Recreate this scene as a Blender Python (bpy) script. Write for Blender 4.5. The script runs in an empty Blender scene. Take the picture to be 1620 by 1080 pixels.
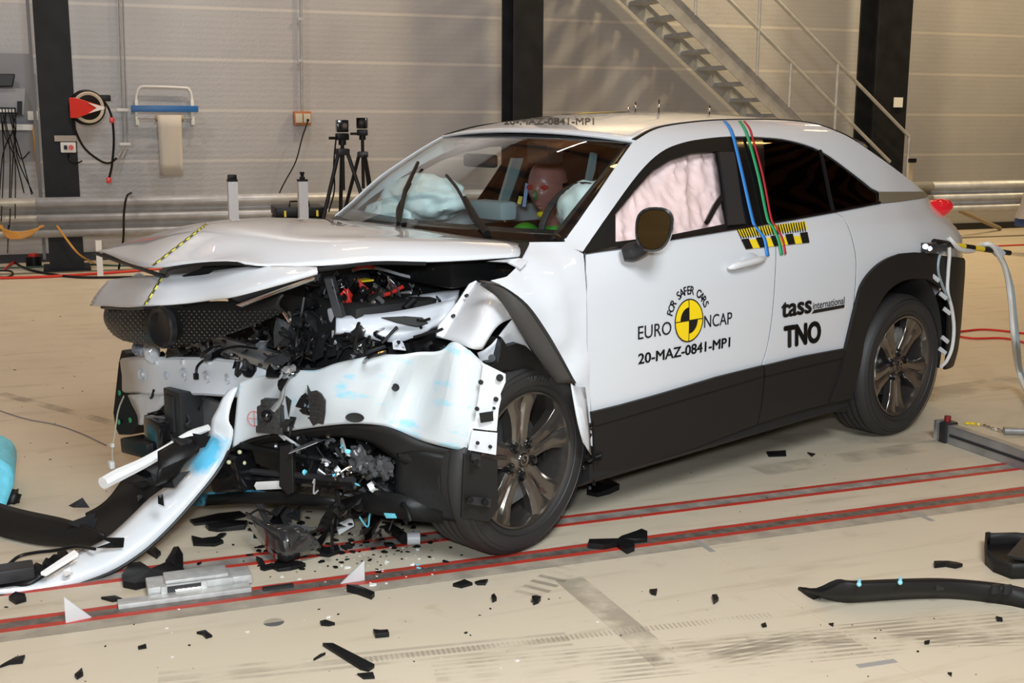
import bpy, bmesh, math, random
import numpy as np
from math import sin, cos, pi, radians, sqrt
from mathutils import Vector, Matrix, Euler, noise
from mathutils.geometry import tessellate_polygon

# ------------------------------------------------------------------ camera
FPX, TH, RHO, PSI, CAMH = 1897.8, .1853, .0046, .3604, 1.516      # for a 1620 x 1080 frame
CF = np.array([sin(PSI)*cos(TH), cos(PSI)*cos(TH), -sin(TH)])
_R = np.array([cos(PSI), -sin(PSI), 0.]); _U = np.cross(_R, CF)
CR = _R*cos(RHO)+_U*sin(RHO); CU = -_R*sin(RHO)+_U*cos(RHO); C0 = np.array([0, 0, CAMH])
scene = bpy.context.scene
COL = scene.collection
cd = bpy.data.cameras.new('camera'); cam = bpy.data.objects.new('camera', cd); COL.objects.link(cam)
cd.sensor_width = 36; cd.lens = FPX/1620*36; cd.clip_start = .05; cd.clip_end = 100
m = Matrix.Identity(4)
for i in range(3):
    m[i][0] = CR[i]; m[i][1] = CU[i]; m[i][2] = -CF[i]; m[i][3] = C0[i]
cam.matrix_world = m
scene.camera = cam
# ------------------------------------------------------------------ world, exposure, hall lights
w = bpy.data.worlds.new('world'); scene.world = w; w.use_nodes = True
w.node_tree.nodes['Background'].inputs[0].default_value = (.9, .85, .8, 1)
w.node_tree.nodes['Background'].inputs[1].default_value = .15
scene.view_settings.view_transform = 'Standard'; scene.view_settings.look = 'None'
scene.view_settings.exposure = -0.42; scene.view_settings.gamma = 1
try: scene.view_settings.use_curve_mapping = False
except Exception: pass
def area(name, loc, size, power, col, rot=(0, 0, 0)):
    l = bpy.data.lights.new(name, 'AREA'); l.shape = 'RECTANGLE'; l.size, l.size_y = size
    l.energy = power; l.color = col
    o = bpy.data.objects.new(name, l); COL.objects.link(o); o.location = loc; o.rotation_euler = rot
    return o
CEIL = 7.6
LAMPS = []
for j, y in enumerate((-1.5, 2.2, 5.4, 8.6, 10.6)):
    for i, x in enumerate((-6.5, -2.0, 2.5, 7.0, 11.5)):
        warm = (1, .80, .50) if (y > 4 or x > 5) else (1, .84, .60)
        p = 10 if y < 4 else (23 if y < 10 else (165 if x < 5 else 400))
        if 4 < y < 10 : warm = (1, .60, .20)
        if y > 10: warm = (1, .93, .88) if x < 3 else (1, .79, .46)
        area('hall_lamp_light', (x, y, CEIL-.32), (.75, .20), p, warm, (radians(42), 0, 0) if y > 10 else (0, 0, 0))
        LAMPS.append((x, y))
# test-track flood lights over the crash area (white) and the photographer's flash held above the camera
area('flood_light', (1.0, -.6, 4.2), (1.5, 1.5), 385, (.92, .97, 1.0), (radians(50), 0, radians(-10)))
area('flash_light', (-.12, -.12, 1.80), (.30, .22), 178, (.88, .95, 1.0), (radians(79), 0, -PSI+.12))

# ------------------------------------------------------------------ maths helpers
Q = (3.4381, 5.4461, 3.5097); CA, SA = cos(Q[2]), sin(Q[2])        # the car: place and heading
def ray(u, v): return CF+CR*(u-810)/FPX+CU*(540-v)/FPX
def W(u, v, ax, val):                                              # sight line meets a plane of the hall
    r = ray(u, v); t = (val-C0[ax])/r[ax]; return Vector(C0+r*t)
def tocar(P): d0, d1 = P[0]-Q[0], P[1]-Q[1]; return np.array([d0*CA+d1*SA, -d0*SA+d1*CA, P[2]])
CC = tocar(C0)
def K(u, v, ax, val):                                              # sight line meets a plane of the car
    r = ray(u, v); rc = np.array([r[0]*CA+r[1]*SA, -r[0]*SA+r[1]*CA, r[2]])
    return Vector(CC+rc*((val-CC[ax])/rc[ax]))
def Ky(u, v, y): return K(u, v, 1, y)
def Kx(u, v, x): return K(u, v, 0, x)
def FL(u, v, z=0): return W(u, v, 2, z)
def spl(xs, ys):                                                   # smooth 1-D interpolation
    xs = np.array(xs, float); ys = np.array(ys, float)
    d = np.diff(ys)/np.diff(xs); mm = np.zeros(len(xs)); mm[0], mm[-1] = d[0], d[-1]
    for i in range(1, len(xs)-1):
        mm[i] = 0 if d[i-1]*d[i] <= 0 else 2*d[i-1]*d[i]/(d[i-1]+d[i])
    def f(x):
        x = min(max(x, xs[0]), xs[-1]); i = min(int(np.searchsorted(xs, x, 'right'))-1, len(xs)-2)
        h = xs[i+1]-xs[i]; t = (x-xs[i])/h
        return ys[i]*(2*t**3-3*t*t+1)+h*mm[i]*(t**3-2*t*t+t)+ys[i+1]*(-2*t**3+3*t*t)+h*mm[i+1]*(t**3-t*t)
    return f
def cr(pts, n=6, closed=False):                                    # Catmull-Rom through points
    P = [Vector(p) for p in pts]
    if closed: P = [P[-1]]+P+[P[0], P[1]]
    else: P = [P[0]*2-P[1]]+P+[P[-1]*2-P[-2]]
    out = []
    for i in range(1, len(P)-2):
        for k in range(n):
            t = k/n; a, b, c, d = P[i-1:i+3]
            out.append(.5*((2*b)+(c-a)*t+(2*a-5*b+4*c-d)*t*t+(3*b-a-3*c+d)*t**3))
    if not closed: out.append(P[-2].copy())
    return out
def sstep(a, b, x): t = min(max((x-a)/(b-a), 0), 1); return t*t*(3-2*t)
# half width of the car body over length x and height z
_yz = spl([.1, .15, .22, .35, .5, .7, .85, .95, 1.02, 1.08, 1.15, 1.25, 1.35, 1.43, 1.48, 1.52, 1.56],
          [.81, .83, .855, .88, .885, .885, .877, .862, .84, .80, .757, .703, .648, .595, .54, .45, .25])
_tx = spl([-.92, -.86, -.81, -.73, -.65, -.5, -.3, 0, 1.7, 2.1, 2.4, 3.0], [.55, .40, .24, .13, .085, .04, .015, 0, 0, .012, .03, .2])
_ux = spl([-.9, -.6, -.4, -.2, 0, .3, .6, 1.9, 2.15, 2.5], [.2, .1, .055, .035, .02, .005, 0, 0, .05, .1])
def Yb(x, z): return _yz(z)-_tx(x)-_ux(x)*sstep(.9, 1.1, z)
def S(u, v, off=0.):                                               # sight line meets the car's left side
    r = ray(u, v); rc = np.array([r[0]*CA+r[1]*SA, -r[0]*SA+r[1]*CA, r[2]])
    best = None; prev = None
    for y in np.arange(1.05, .25, -.01):
        p = CC+rc*((y-CC[1])/rc[1]); d = y-Yb(p[0], p[2])-off
        if d <= 0:
            if prev is None: return Vector(p)
            t = prev[1]/(prev[1]-d); return Vector(prev[0]*(1-t)+p*t)
        if best is None or d < best[0]: best = (d, p)
        prev = (p, d)
    return Vector(best[1])
# ------------------------------------------------------------------ materials
MATS = {}
def mat(name, col, rough=.5, metal=0., coat=0., spec=.5, bump=0., bscale=40., var=0., vscale=8., var2=None, emit=None, alpha=None, sheen=0):
    if name in MATS: return MATS[name]
    M = bpy.data.materials.new(name); M.use_nodes = True; nt = M.node_tree; b = nt.nodes['Principled BSDF']
    b.inputs['Base Color'].default_value = (*col, 1); b.inputs['Roughness'].default_value = rough
    b.inputs['Metallic'].default_value = metal; b.inputs['Coat Weight'].default_value = coat
    b.inputs['Coat Roughness'].default_value = .03; b.inputs['Specular IOR Level'].default_value = spec
    tc = nt.nodes.new('ShaderNodeTexCoord')
    if var or var2:
        n = nt.nodes.new('ShaderNodeTexNoise'); n.inputs['Scale'].default_value = vscale; n.inputs['Detail'].default_value = 6
        nt.links.new(tc.outputs['Object'], n.inputs['Vector'])
        r = nt.nodes.new('ShaderNodeValToRGB'); r.color_ramp.elements[0].position = .35; r.color_ramp.elements[1].position = .68
        c2 = var2 or tuple(min(1, c*(1+var)) for c in col); c1 = col if var2 else tuple(c*(1-var) for c in col)
        r.color_ramp.elements[0].color = (*c1, 1); r.color_ramp.elements[1].color = (*c2, 1)
        nt.links.new(n.outputs['Fac'], r.inputs[0]); nt.links.new(r.outputs[0], b.inputs['Base Color'])
    if bump:
        n = nt.nodes.new('ShaderNodeTexNoise'); n.inputs['Scale'].default_value = bscale; n.inputs['Detail'].default_value = 4
        nt.links.new(tc.outputs['Object'], n.inputs['Vector'])
        bp = nt.nodes.new('ShaderNodeBump'); bp.inputs['Strength'].default_value = bump; bp.inputs['Distance'].default_value = .01
        nt.links.new(n.outputs['Fac'], bp.inputs['Height']); nt.links.new(bp.outputs[0], b.inputs['Normal'])
    if emit: b.inputs['Emission Color'].default_value = (*emit[:3], 1); b.inputs['Emission Strength'].default_value = emit[3]
    MATS[name] = M; return M
PAINT = mat('car_paint', (.645, .665, .70), .32, coat=1.)
PAINTD = mat('scuffed_paint', (.70, .735, .76), .30, coat=.8, var2=(.69, .72, .75))
CLAD = mat('dark_cladding', (.015, .0138, .013), .5, spec=.22, bump=.05, bscale=300)
BLK = mat('black_plastic', (.008, .008, .0085), .42, spec=.22, bump=.08, bscale=60)
BLKM = mat('matt_black', (.008, .008, .008), .7)
GLS = mat('gloss_black', (.006, .006, .007), .14, spec=.4, coat=.4)
DGREY = mat('dark_grey_plastic', (.022, .022, .024), .4, spec=.35)
RUB = mat('tyre_rubber', (.022, .021, .021), .58, bump=.08, bscale=120)
BRZ = mat('bronze_alloy', (.165, .15, .135), .2, metal=.85, coat=.5)
ALU = mat('bright_aluminium', (.72, .73, .75), .28, metal=.9)
ALUD = mat('dull_aluminium', (.42, .43, .45), .4, metal=.8, var=.15)
STEEL = mat('galvanised_steel', (.44, .45, .465), .46, metal=.4, var=.12, vscale=9)
PRIM = mat('grey_primer', (.52, .545, .59), .38, coat=.3)
WHT = mat('white_plastic', (.78, .78, .77), .4)
CHR = mat('chrome', (.75, .74, .72), .12, metal=1)
RED = mat('red_plastic', (.62, .03, .02), .35)
BLUE = mat('blue_plastic', (.02, .14, .42), .4)
LBLUE = mat('light_blue_foam', (.16, .62, .80), .5, var=.1, vscale=30)
YEL = mat('yellow_tape', (.82, .62, .02), .45)
GRN = mat('green_tape', (.04, .40, .16), .45)
INT = mat('dark_interior', (.02, .02, .021), .6)
INTG = mat('grey_trim', (.22, .27, .29), .6)
BAGW = mat('airbag_white', (.74, .82, .82), .7, bump=.3, bscale=9)
BAGP = mat('airbag_pink', (.80, .62, .61), .38, bump=.6, bscale=14)
SKIN = mat('dummy_skin', (.46, .18, .155), .35)
GSH = mat('green_shirt', (.07, .42, .03), .7)
COLM = mat('dark_column_paint', (.014, .015, .017), .5, spec=.2, var=.25, vscale=5, bump=.05)
ORG = mat('orange_cable', (.55, .26, .04), .45)
def paint_scrapes(M):                                              # light blue barrier paint rubbed onto the panels
    nt = M.node_tree; b = nt.nodes['Principled BSDF']; tc = nt.nodes.new('ShaderNodeTexCoord')
    mp = nt.nodes.new('ShaderNodeMapping'); mp.inputs['Scale'].default_value = (4, 4, 11); mp.inputs['Rotation'].default_value = (0, .25, 0)
    n = nt.nodes.new('ShaderNodeTexNoise'); n.inputs['Scale'].default_value = 1.6; n.inputs['Detail'].default_value = 7; n.inputs['Roughness'].default_value = .62
    r = nt.nodes.new('ShaderNodeValToRGB'); r.color_ramp.elements[0].position = .575; r.color_ramp.elements[0].color = (.59, .63, .655, 1)
    r.color_ramp.elements[1].position = .70; r.color_ramp.elements[1].color = (.27, .62, .78, 1)
    nt.links.new(tc.outputs['Object'], mp.inputs[0]); nt.links.new(mp.outputs[0], n.inputs['Vector'])
    nt.links.new(n.outputs['Fac'], r.inputs[0]); nt.links.new(r.outputs[0], b.inputs['Base Color'])
paint_scrapes(PAINTD)
def glass(name, tint, refl=1., ior=1.5):
    M = bpy.data.materials.new(name); M.use_nodes = True; nt = M.node_tree; nt.nodes.clear()
    o = nt.nodes.new('ShaderNodeOutputMaterial'); mx = nt.nodes.new('ShaderNodeMixShader')
    t = nt.nodes.new('ShaderNodeBsdfTransparent'); t.inputs[0].default_value = (*tint, 1)
    g = nt.nodes.new('ShaderNodeBsdfGlossy'); g.inputs['Roughness'].default_value = .01; g.inputs[0].default_value = (1, 1, 1, 1)
    f = nt.nodes.new('ShaderNodeLayerWeight'); f.inputs[0].default_value = .5; f0 = ((ior-1)/(ior+1))**2
    pw = nt.nodes.new('ShaderNodeMath'); pw.operation = 'POWER'; pw.inputs[1].default_value = 4.6; nt.links.new(f.outputs['Facing'], pw.inputs[0])
    ma = nt.nodes.new('ShaderNodeMath'); ma.operation = 'MULTIPLY_ADD'; ma.inputs[1].default_value = 1-f0; ma.inputs[2].default_value = f0; nt.links.new(pw.outputs[0], ma.inputs[0])
    nt.links.new(ma.outputs[0], mx.inputs[0]); nt.links.new(t.outputs[0], mx.inputs[1]); nt.links.new(g.outputs[0], mx.inputs[2])
    nt.links.new(mx.outputs[0], o.inputs[0]); MATS[name] = M; return M
WSG = glass('windscreen_glass', (.84, .92, .92), ior=1.6)
TINT = glass('privacy_glass', (.05, .05, .055), ior=1.32)
def stripes(name, c1, c2, scale, axis='X', check=False, rough=.45):
    M = bpy.data.materials.new(name); M.use_nodes = True; nt = M.node_tree; b = nt.nodes['Principled BSDF']
    b.inputs['Roughness'].default_value = rough
    tc = nt.nodes.new('ShaderNodeUVMap'); ck = nt.nodes.new('ShaderNodeTexChecker'); ck.inputs['Scale'].default_value = scale
    ck.inputs['Color1'].default_value = (*c1, 1); ck.inputs['Color2'].default_value = (*c2, 1)
    nt.links.new(tc.outputs[0], ck.inputs[0]); nt.links.new(ck.outputs[0], b.inputs['Base Color']); MATS[name] = M; return M
# ------------------------------------------------------------------ mesh builder
class MB:
    def __init__(s): s.v = []; s.f = []
    def add(s, vs, fs, M=None):
        o = len(s.v)
        s.v += [tuple(M @ Vector(p)) if M is not None else tuple(p) for p in vs]
        s.f += [tuple(i+o for i in f) for f in fs]; return s
    def box(s, c, d, R=None, bev=0.):
        x, y, z = d[0]/2, d[1]/2, d[2]/2
        M = Matrix.Translation(Vector(c)) @ (R.to_4x4() if R is not None else Matrix.Identity(4))
        if bev <= 0:
            vs = [(a*x, b*y, e*z) for a in (-1, 1) for b in (-1, 1) for e in (-1, 1)]
            return s.add(vs, [(0, 1, 3, 2), (4, 6, 7, 5), (0, 4, 5, 1), (2, 3, 7, 6), (0, 2, 6, 4), (1, 5, 7, 3)], M)
        bm = bmesh.new(); bmesh.ops.create_cube(bm, size=1)
        for v in bm.verts: v.co = Vector((v.co.x*d[0], v.co.y*d[1], v.co.z*d[2]))
        bmesh.ops.bevel(bm, geom=bm.edges[:], offset=bev, segments=2, affect='EDGES', profile=.6)
        bm.verts.ensure_lookup_table(); r = s.add([v.co[:] for v in bm.verts], [[v.index for v in f.verts] for f in bm.faces], M); bm.free(); return r
    def tube(s, path, r, n=8, cap=True):
        P = [Vector(p) for p in path]; rr = r if isinstance(r, (list, tuple)) else [r]*len(P); vs = []; fs = []
        T = [(P[min(i+1, len(P)-1)]-P[max(i-1, 0)]).normalized() for i in range(len(P))]
        up = Vector((0, 0, 1)) if abs(T[0].z) < .9 else Vector((1, 0, 0)); nrm = T[0].cross(up).normalized()
        for i, p in enumerate(P):
            nrm = (nrm-T[i]*nrm.dot(T[i]))
            nrm = nrm.normalized() if nrm.length > 1e-6 else T[i].orthogonal().normalized()
            b = T[i].cross(nrm)
            for k in range(n): a = 2*pi*k/n; vs.append(p+(nrm*cos(a)+b*sin(a))*rr[i])
        for i in range(len(P)-1):
            for k in range(n): fs.append((i*n+k, i*n+(k+1) % n, (i+1)*n+(k+1) % n, (i+1)*n+k))
        if cap: fs += [tuple(range(n-1, -1, -1)), tuple((len(P)-1)*n+k for k in range(n))]
        return s.add(vs, fs)
    def cyl(s, a, b, r, n=16, r2=None): return s.tube([a, b], [r, r if r2 is None else r2], n)
    def lathe(s, prof, n=48, M=None, closed=False):                # profile (radius, y); axis = y
        vs = []; fs = []; k = len(prof)
        for i in range(n):
            a = 2*pi*i/n
            for r, y in prof: vs.append((r*cos(a), y, r*sin(a)))
        for i in range(n):
            for j in range(k if closed else k-1):
                j2 = (j+1) % k; i2 = (i+1) % n; fs.append((i*k+j, i*k+j2, i2*k+j2, i2*k+j))
        return s.add(vs, fs, M)
    def grid(s, rows):
        n = len(rows[0]); vs = [p for r in rows for p in r]
        return s.add(vs, [(i*n+j, i*n+j+1, (i+1)*n+j+1, (i+1)*n+j) for i in range(len(rows)-1) for j in range(n-1)])
    def prism(s, poly, n, th):                                     # 3-D polygon pushed along n
        n = Vector(n).normalized()*th; P = [Vector(p) for p in poly]; k = len(P)
        return s.add(P+[p+n for p in P], [tuple(range(k-1, -1, -1)), tuple(range(k, 2*k))]+[(i, (i+1) % k, k+(i+1) % k, k+i) for i in range(k)])
    def blob(s, c, r, R=None, amp=.0, seed=0, n=20, fr=3.):
        vs = []; fs = []; sd = Vector((seed*7.3, seed*1.7, seed*3.1))
        M = Matrix.Translation(Vector(c)) @ (R.to_4x4() if R is not None else Matrix.Identity(4))
        for i in range(n+1):
            for j in range(2*n):
                a, b = pi*i/n, pi*j/n; d = Vector((sin(a)*cos(b), sin(a)*sin(b), cos(a)))
                k = 1+amp*(noise.noise(d*fr+sd)+.5*noise.noise(d*fr*2.3+sd)); vs.append((d.x*r[0]*k, d.y*r[1]*k, d.z*r[2]*k))
        for i in range(n):
            for j in range(2*n): j2 = (j+1) % (2*n); fs.append((i*2*n+j, (i+1)*2*n+j, (i+1)*2*n+j2, i*2*n+j2))
        return s.add(vs, fs, M)
    def build(s, name, m, parent=None, smooth=True, sol=0., bev=0., sub=0, uv=None, fix=True):
        me = bpy.data.meshes.new(name); me.from_pydata([tuple(v) for v in s.v], [], s.f)
        if uv:
            l = me.uv_layers.new(name='UVMap')
            for lp in me.loops: l.data[lp.index].uv = uv[lp.vertex_index]
        if fix:
            bm = bmesh.new(); bm.from_mesh(me)
            if not uv: bmesh.ops.remove_doubles(bm, verts=bm.verts, dist=1e-5)
            bmesh.ops.recalc_face_normals(bm, faces=bm.faces); bm.to_mesh(me); bm.free()
        me.materials.append(m)
        if smooth:
            me.polygons.foreach_set('use_smooth', [True]*len(me.polygons))
            try: me.set_sharp_from_angle(angle=radians(38))
            except Exception: pass
        o = bpy.data.objects.new(name, me); COL.objects.link(o)
        if parent is not None: o.parent = parent
        if sub: q = o.modifiers.new('sub', 'SUBSURF'); q.levels = q.render_levels = sub
        if sol: q = o.modifiers.new('sol', 'SOLIDIFY'); q.thickness = sol; q.offset = 0
        if bev: q = o.modifiers.new('bev', 'BEVEL'); q.width = bev; q.segments = 2; q.limit_method = 'ANGLE'
        return o
def tag(o, label, cat, group=None, kind=None):
    o['label'] = label; o['category'] = cat
    if group: o['group'] = group
    if kind: o['kind'] = kind
    return o
def thing(name, label, cat, loc=(0, 0, 0), rz=0., group=None, kind=None):
    o = bpy.data.objects.new(name, None); COL.objects.link(o); o.location = loc; o.rotation_euler = (0, 0, rz)
    o.empty_display_size = .1
    return tag(o, label, cat, group, kind)
def struct(o): o['kind'] = 'structure'; return o
def copy_tree(o, parent=None):
    c = o.copy(); COL.objects.link(c); c.parent = parent
    for ch in list(o.children): copy_tree(ch, c)
    return c
def clip_poly(poly2, res):                                         # a 2-D outline filled with a regular grid
    q = []
    for p in poly2:
        if not q or math.hypot(p[0]-q[-1][0], p[1]-q[-1][1]) > 1e-4: q.append(p)
    poly2 = q
    bm = bmesh.new(); vs = [bm.verts.new((p[0], 0, p[1])) for p in poly2]
    for t in tessellate_polygon([[Vector((p[0], p[1], 0)) for p in poly2]]):
        try: bm.faces.new([vs[i] for i in t])
        except ValueError: pass
    xs = [p[0] for p in poly2]; zs = [p[1] for p in poly2]
    for ax, a, b in (((1, 0, 0), min(xs), max(xs)), ((0, 0, 1), min(zs), max(zs))):
        k = math.floor(a/res)+1
        while k*res < b:
            bmesh.ops.bisect_plane(bm, geom=bm.verts[:]+bm.edges[:]+bm.faces[:], plane_co=Vector(ax)*(k*res), plane_no=ax); k += 1
    bmesh.ops.remove_doubles(bm, verts=bm.verts, dist=1e-5)
    bm.verts.index_update(); V = [(v.co.x, v.co.z) for v in bm.verts]; Fc = [[v.index for v in q.verts] for q in bm.faces]; bm.free(); return V, Fc
def rect_box(name, c, d, m, parent=None, bev=0., R=None): return MB().box(c, d, R).build(name, m, parent, smooth=bev > 0, bev=bev)

# ================================================================== THE HALL
WY = 13.4
def wall_material(name, horizontal_axis):
    M = bpy.data.materials.new(name); M.use_nodes = True; nt = M.node_tree; b = nt.nodes['Principled BSDF']; L = nt.links.new
    tc = nt.nodes.new('ShaderNodeTexCoord'); sp = nt.nodes.new('ShaderNodeSeparateXYZ'); L(tc.outputs['Object'], sp.inputs[0])
    def mth(op, a, bb=None, c=None):
        n = nt.nodes.new('ShaderNodeMath'); n.operation = op
        for i, x in enumerate((a, bb, c)):
            if x is None: continue
            if isinstance(x, (int, float)): n.inputs[i].default_value = x
            else: L(x, n.inputs[i])
        return n.outputs[0]
    z = sp.outputs[2]
    zz = mth('MODULO', mth('ADD', z, 10*.532-.50), .532)           # seams every 0.53 m
    seam = mth('LESS_THAN', mth('ABSOLUTE', mth('SUBTRACT', zz, .266)), .250)
    seam = mth('SUBTRACT', 1, seam)
    rib = mth('SINE', mth('MULTIPLY', z, 2*pi/.059))
    ns = nt.nodes.new('ShaderNodeTexNoise'); ns.inputs['Scale'].default_value = 1.3; ns.inputs['Detail'].default_value = 8; L(tc.outputs['Object'], ns.inputs['Vector'])
    rp = nt.nodes.new('ShaderNodeValToRGB'); rp.color_ramp.elements[0].position = .3; rp.color_ramp.elements[1].position = .7
    rp.color_ramp.elements[0].color = (.385, .378, .385, 1); rp.color_ramp.elements[1].color = (.445, .435, .44, 1); L(ns.outputs['Fac'], rp.inputs[0])
    mx = nt.nodes.new('ShaderNodeMixRGB'); L(mth('MULTIPLY', seam, .55), mx.inputs[0]); L(rp.outputs[0], mx.inputs[1]); mx.inputs[2].default_value = (.62, .58, .53, 1)
    mr = nt.nodes.new('ShaderNodeMixRGB'); mr.blend_type = 'MULTIPLY'; L(mth('MULTIPLY', mth('GREATER_THAN', rib, .75), .05), mr.inputs[0]); L(mx.outputs[0], mr.inputs[1]); mr.inputs[2].default_value = (.4, .4, .4, 1)
    L(mr.outputs[0], b.inputs['Base Color']); b.inputs['Roughness'].default_value = .42; b.inputs['Metallic'].default_value = .1
    n2 = nt.nodes.new('ShaderNodeTexNoise'); n2.inputs['Scale'].default_value = 38; n2.inputs['Detail'].default_value = 3; L(tc.outputs['Object'], n2.inputs['Vector'])
    bp = nt.nodes.new('ShaderNodeBump'); bp.inputs['Strength'].default_value = .5; bp.inputs['Distance'].default_value = .006
    L(mth('ADD', mth('MULTIPLY', rib, .08), mth('MULTIPLY', n2.outputs['Fac'], .8)), bp.inputs['Height']); L(bp.outputs[0], b.inputs['Normal'])
    MATS[name] = M; return M
WALLM = wall_material('wall_panels', 0)
def floor_material():
    M = bpy.data.materials.new('epoxy_floor'); M.use_nodes = True; nt = M.node_tree; b = nt.nodes['Principled BSDF']; L = nt.links.new
    tc = nt.nodes.new('ShaderNodeTexCoord'); sp = nt.nodes.new('ShaderNodeSeparateXYZ'); L(tc.outputs['Object'], sp.inputs[0])
    def mth(op, *a):
        n = nt.nodes.new('ShaderNodeMath'); n.operation = op
        for i, x in enumerate(a):
            if isinstance(x, (int, float)): n.inputs[i].default_value = x
            else: L(x, n.inputs[i])
        return n.outputs[0]
    def nz(scale, detail=6, vec=None, rough=.6):
        n = nt.nodes.new('ShaderNodeTexNoise'); n.inputs['Scale'].default_value = scale; n.inputs['Detail'].default_value = detail
        n.inputs['Roughness'].default_value = rough; L(vec or tc.outputs['Object'], n.inputs['Vector']); return n.outputs['Fac']
    def mixc(f, c1, c2, mode='MIX'):
        n = nt.nodes.new('ShaderNodeMixRGB'); n.blend_type = mode
        for i, x in enumerate((f, c1, c2)):
            if isinstance(x, (int, float)): n.inputs[i].default_value = x
            elif isinstance(x, tuple): n.inputs[i].default_value = (*x, 1)
            else: L(x, n.inputs[i])
        return n.outputs[0]
    X, Y = sp.outputs[0], sp.outputs[1]
    mp = nt.nodes.new('ShaderNodeMapping'); mp.inputs['Scale'].default_value = (.7, 5, 1); L(tc.outputs['Object'], mp.inputs[0])
    base = mixc(nz(1.1), (.55, .48, .365), (.63, .56, .44))
    base = mixc(mth('MULTIPLY', sstepn(nt, nz(2.2, 8, mp.outputs[0]), .52, .72), .55), base, (.40, .335, .235))   # long scuffs
    base = mixc(mth('MULTIPLY', sstepn(nt, nz(5.5, 8), .60, .75), .35), base, (.33, .27, .18))
    # tyre marks: (px, py, dx, dy, half width, length a, length b, strength)
    for (x0, y0, x1, y1, hw, st, fr) in TYRE:
        dx, dy = x1-x0, y1-y0; Ln = math.hypot(dx, dy); dx /= Ln; dy /= Ln
        d = mth('ADD', mth('MULTIPLY', X, -dy), mth('MULTIPLY', Y, dx)); d = mth('ABSOLUTE', mth('SUBTRACT', d, -dy*x0+dx*y0))
        t = mth('SUBTRACT', mth('ADD', mth('MULTIPLY', X, dx), mth('MULTIPLY', Y, dy)), dx*x0+dy*y0)
        a = mth('LESS_THAN', d, hw); a = mth('MULTIPLY', a, mth('MULTIPLY', mth('GREATER_THAN', t, 0.), mth('LESS_THAN', t, Ln)))
        if fr > 0: pat = mth('GREATER_THAN', mth('SINE', mth('MULTIPLY', d, fr)), -.1)
        elif fr < 0: pat = mth('GREATER_THAN', mth('SINE', mth('MULTIPLY', t, -fr)), .2)
        else: pat = 1.0
        a = mth('MULTIPLY', a, pat) if fr else a
        a = mth('MULTIPLY', mth('MULTIPLY', a, sstepn(nt, nz(4., 8), .38, .6)), st)
        base = mixc(a, base, (.17, .145, .11))
    L(base, b.inputs['Base Color'])
    L(mth('ADD', .28, mth('MULTIPLY', nz(3.), .35)), b.inputs['Roughness'])
    bp = nt.nodes.new('ShaderNodeBump'); bp.inputs['Strength'].default_value = .06; bp.inputs['Distance'].default_value = .01
    L(nz(9., 4), bp.inputs['Height']); L(bp.outputs[0], b.inputs['Normal'])
    return M
def sstepn(nt, s, a, b):
    n = nt.nodes.new('ShaderNodeMapRange'); n.interpolation_type = 'SMOOTHSTEP'; n.inputs[1].default_value = a; n.inputs[2].default_value = b
    nt.links.new(s, n.inputs[0]); return n.outputs[0]
def seg(u0, v0, u1, v1): a, b = FL(u0, v0), FL(u1, v1); return (a.x, a.y, b.x, b.y)
TYRE = [(*seg(690, 1075, 1640, 985), .11, .55, 240), (*seg(1080, 1052, 1290, 1003), .05, .5, 300), (*seg(560, 1046, 1220, 972), .018, .45, -420),
        (*seg(1180, 1010, 1640, 1010), .05, .4, 300), (*seg(0, 622, 190, 672), .035, .6, 0), (*seg(900, 915, 1060, 1050), .05, .55, 0),
        (*seg(250, 1075, 900, 1010), .05, .35, 200), (*seg(1060, 690, 1620, 600), .12, .5, 0), (*seg(940, 700, 1500, 690), .1, .3, 0),
        (*seg(1200, 745, 1500, 700), .07, .4, 0), (*seg(820, 950, 910, 890), .05, .6, -120)]
FLM = floor_material()
struct(MB().box((3, 5, -.1), (34, 26, .2)).build('floor', FLM, smooth=False))
struct(MB().box((3, WY+.1, CEIL/2), (34, .2, CEIL)).build('wall_back', WALLM, smooth=False))
struct(MB().box((3, -7.9, CEIL/2), (34, .2, CEIL)).build('wall_front', WALLM, smooth=False))
struct(MB().box((-13.9, 2.8, CEIL/2), (.2, 21.2, CEIL)).build('wall_left', WALLM, smooth=False))
struct(MB().box((19.9, 2.8, CEIL/2), (.2, 21.2, CEIL)).build('wall_right', WALLM, smooth=False))
struct(MB().box((3, 2.8, CEIL+.2), (34, 21.4, .2)).build('ceiling', mat('rusty_ceiling_deck', (.36, .15, .06), .6, var2=(.5, .25, .11), vscale=2.), smooth=False))
struct(rect_box('baseboard_back', (3, WY-.01, .045), (33.6, .02, .09), DGREY))
bm_ = mat('ceiling_beam_brown', (.06, .03, .02), .5)
for k, x in enumerate(np.arange(-12, 19, .95)):
    struct(MB().box((x, 2.8, CEIL+.0), (.12, 21., .22)).build('trim_%d' % (k+10), bm_, smooth=False))
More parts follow.
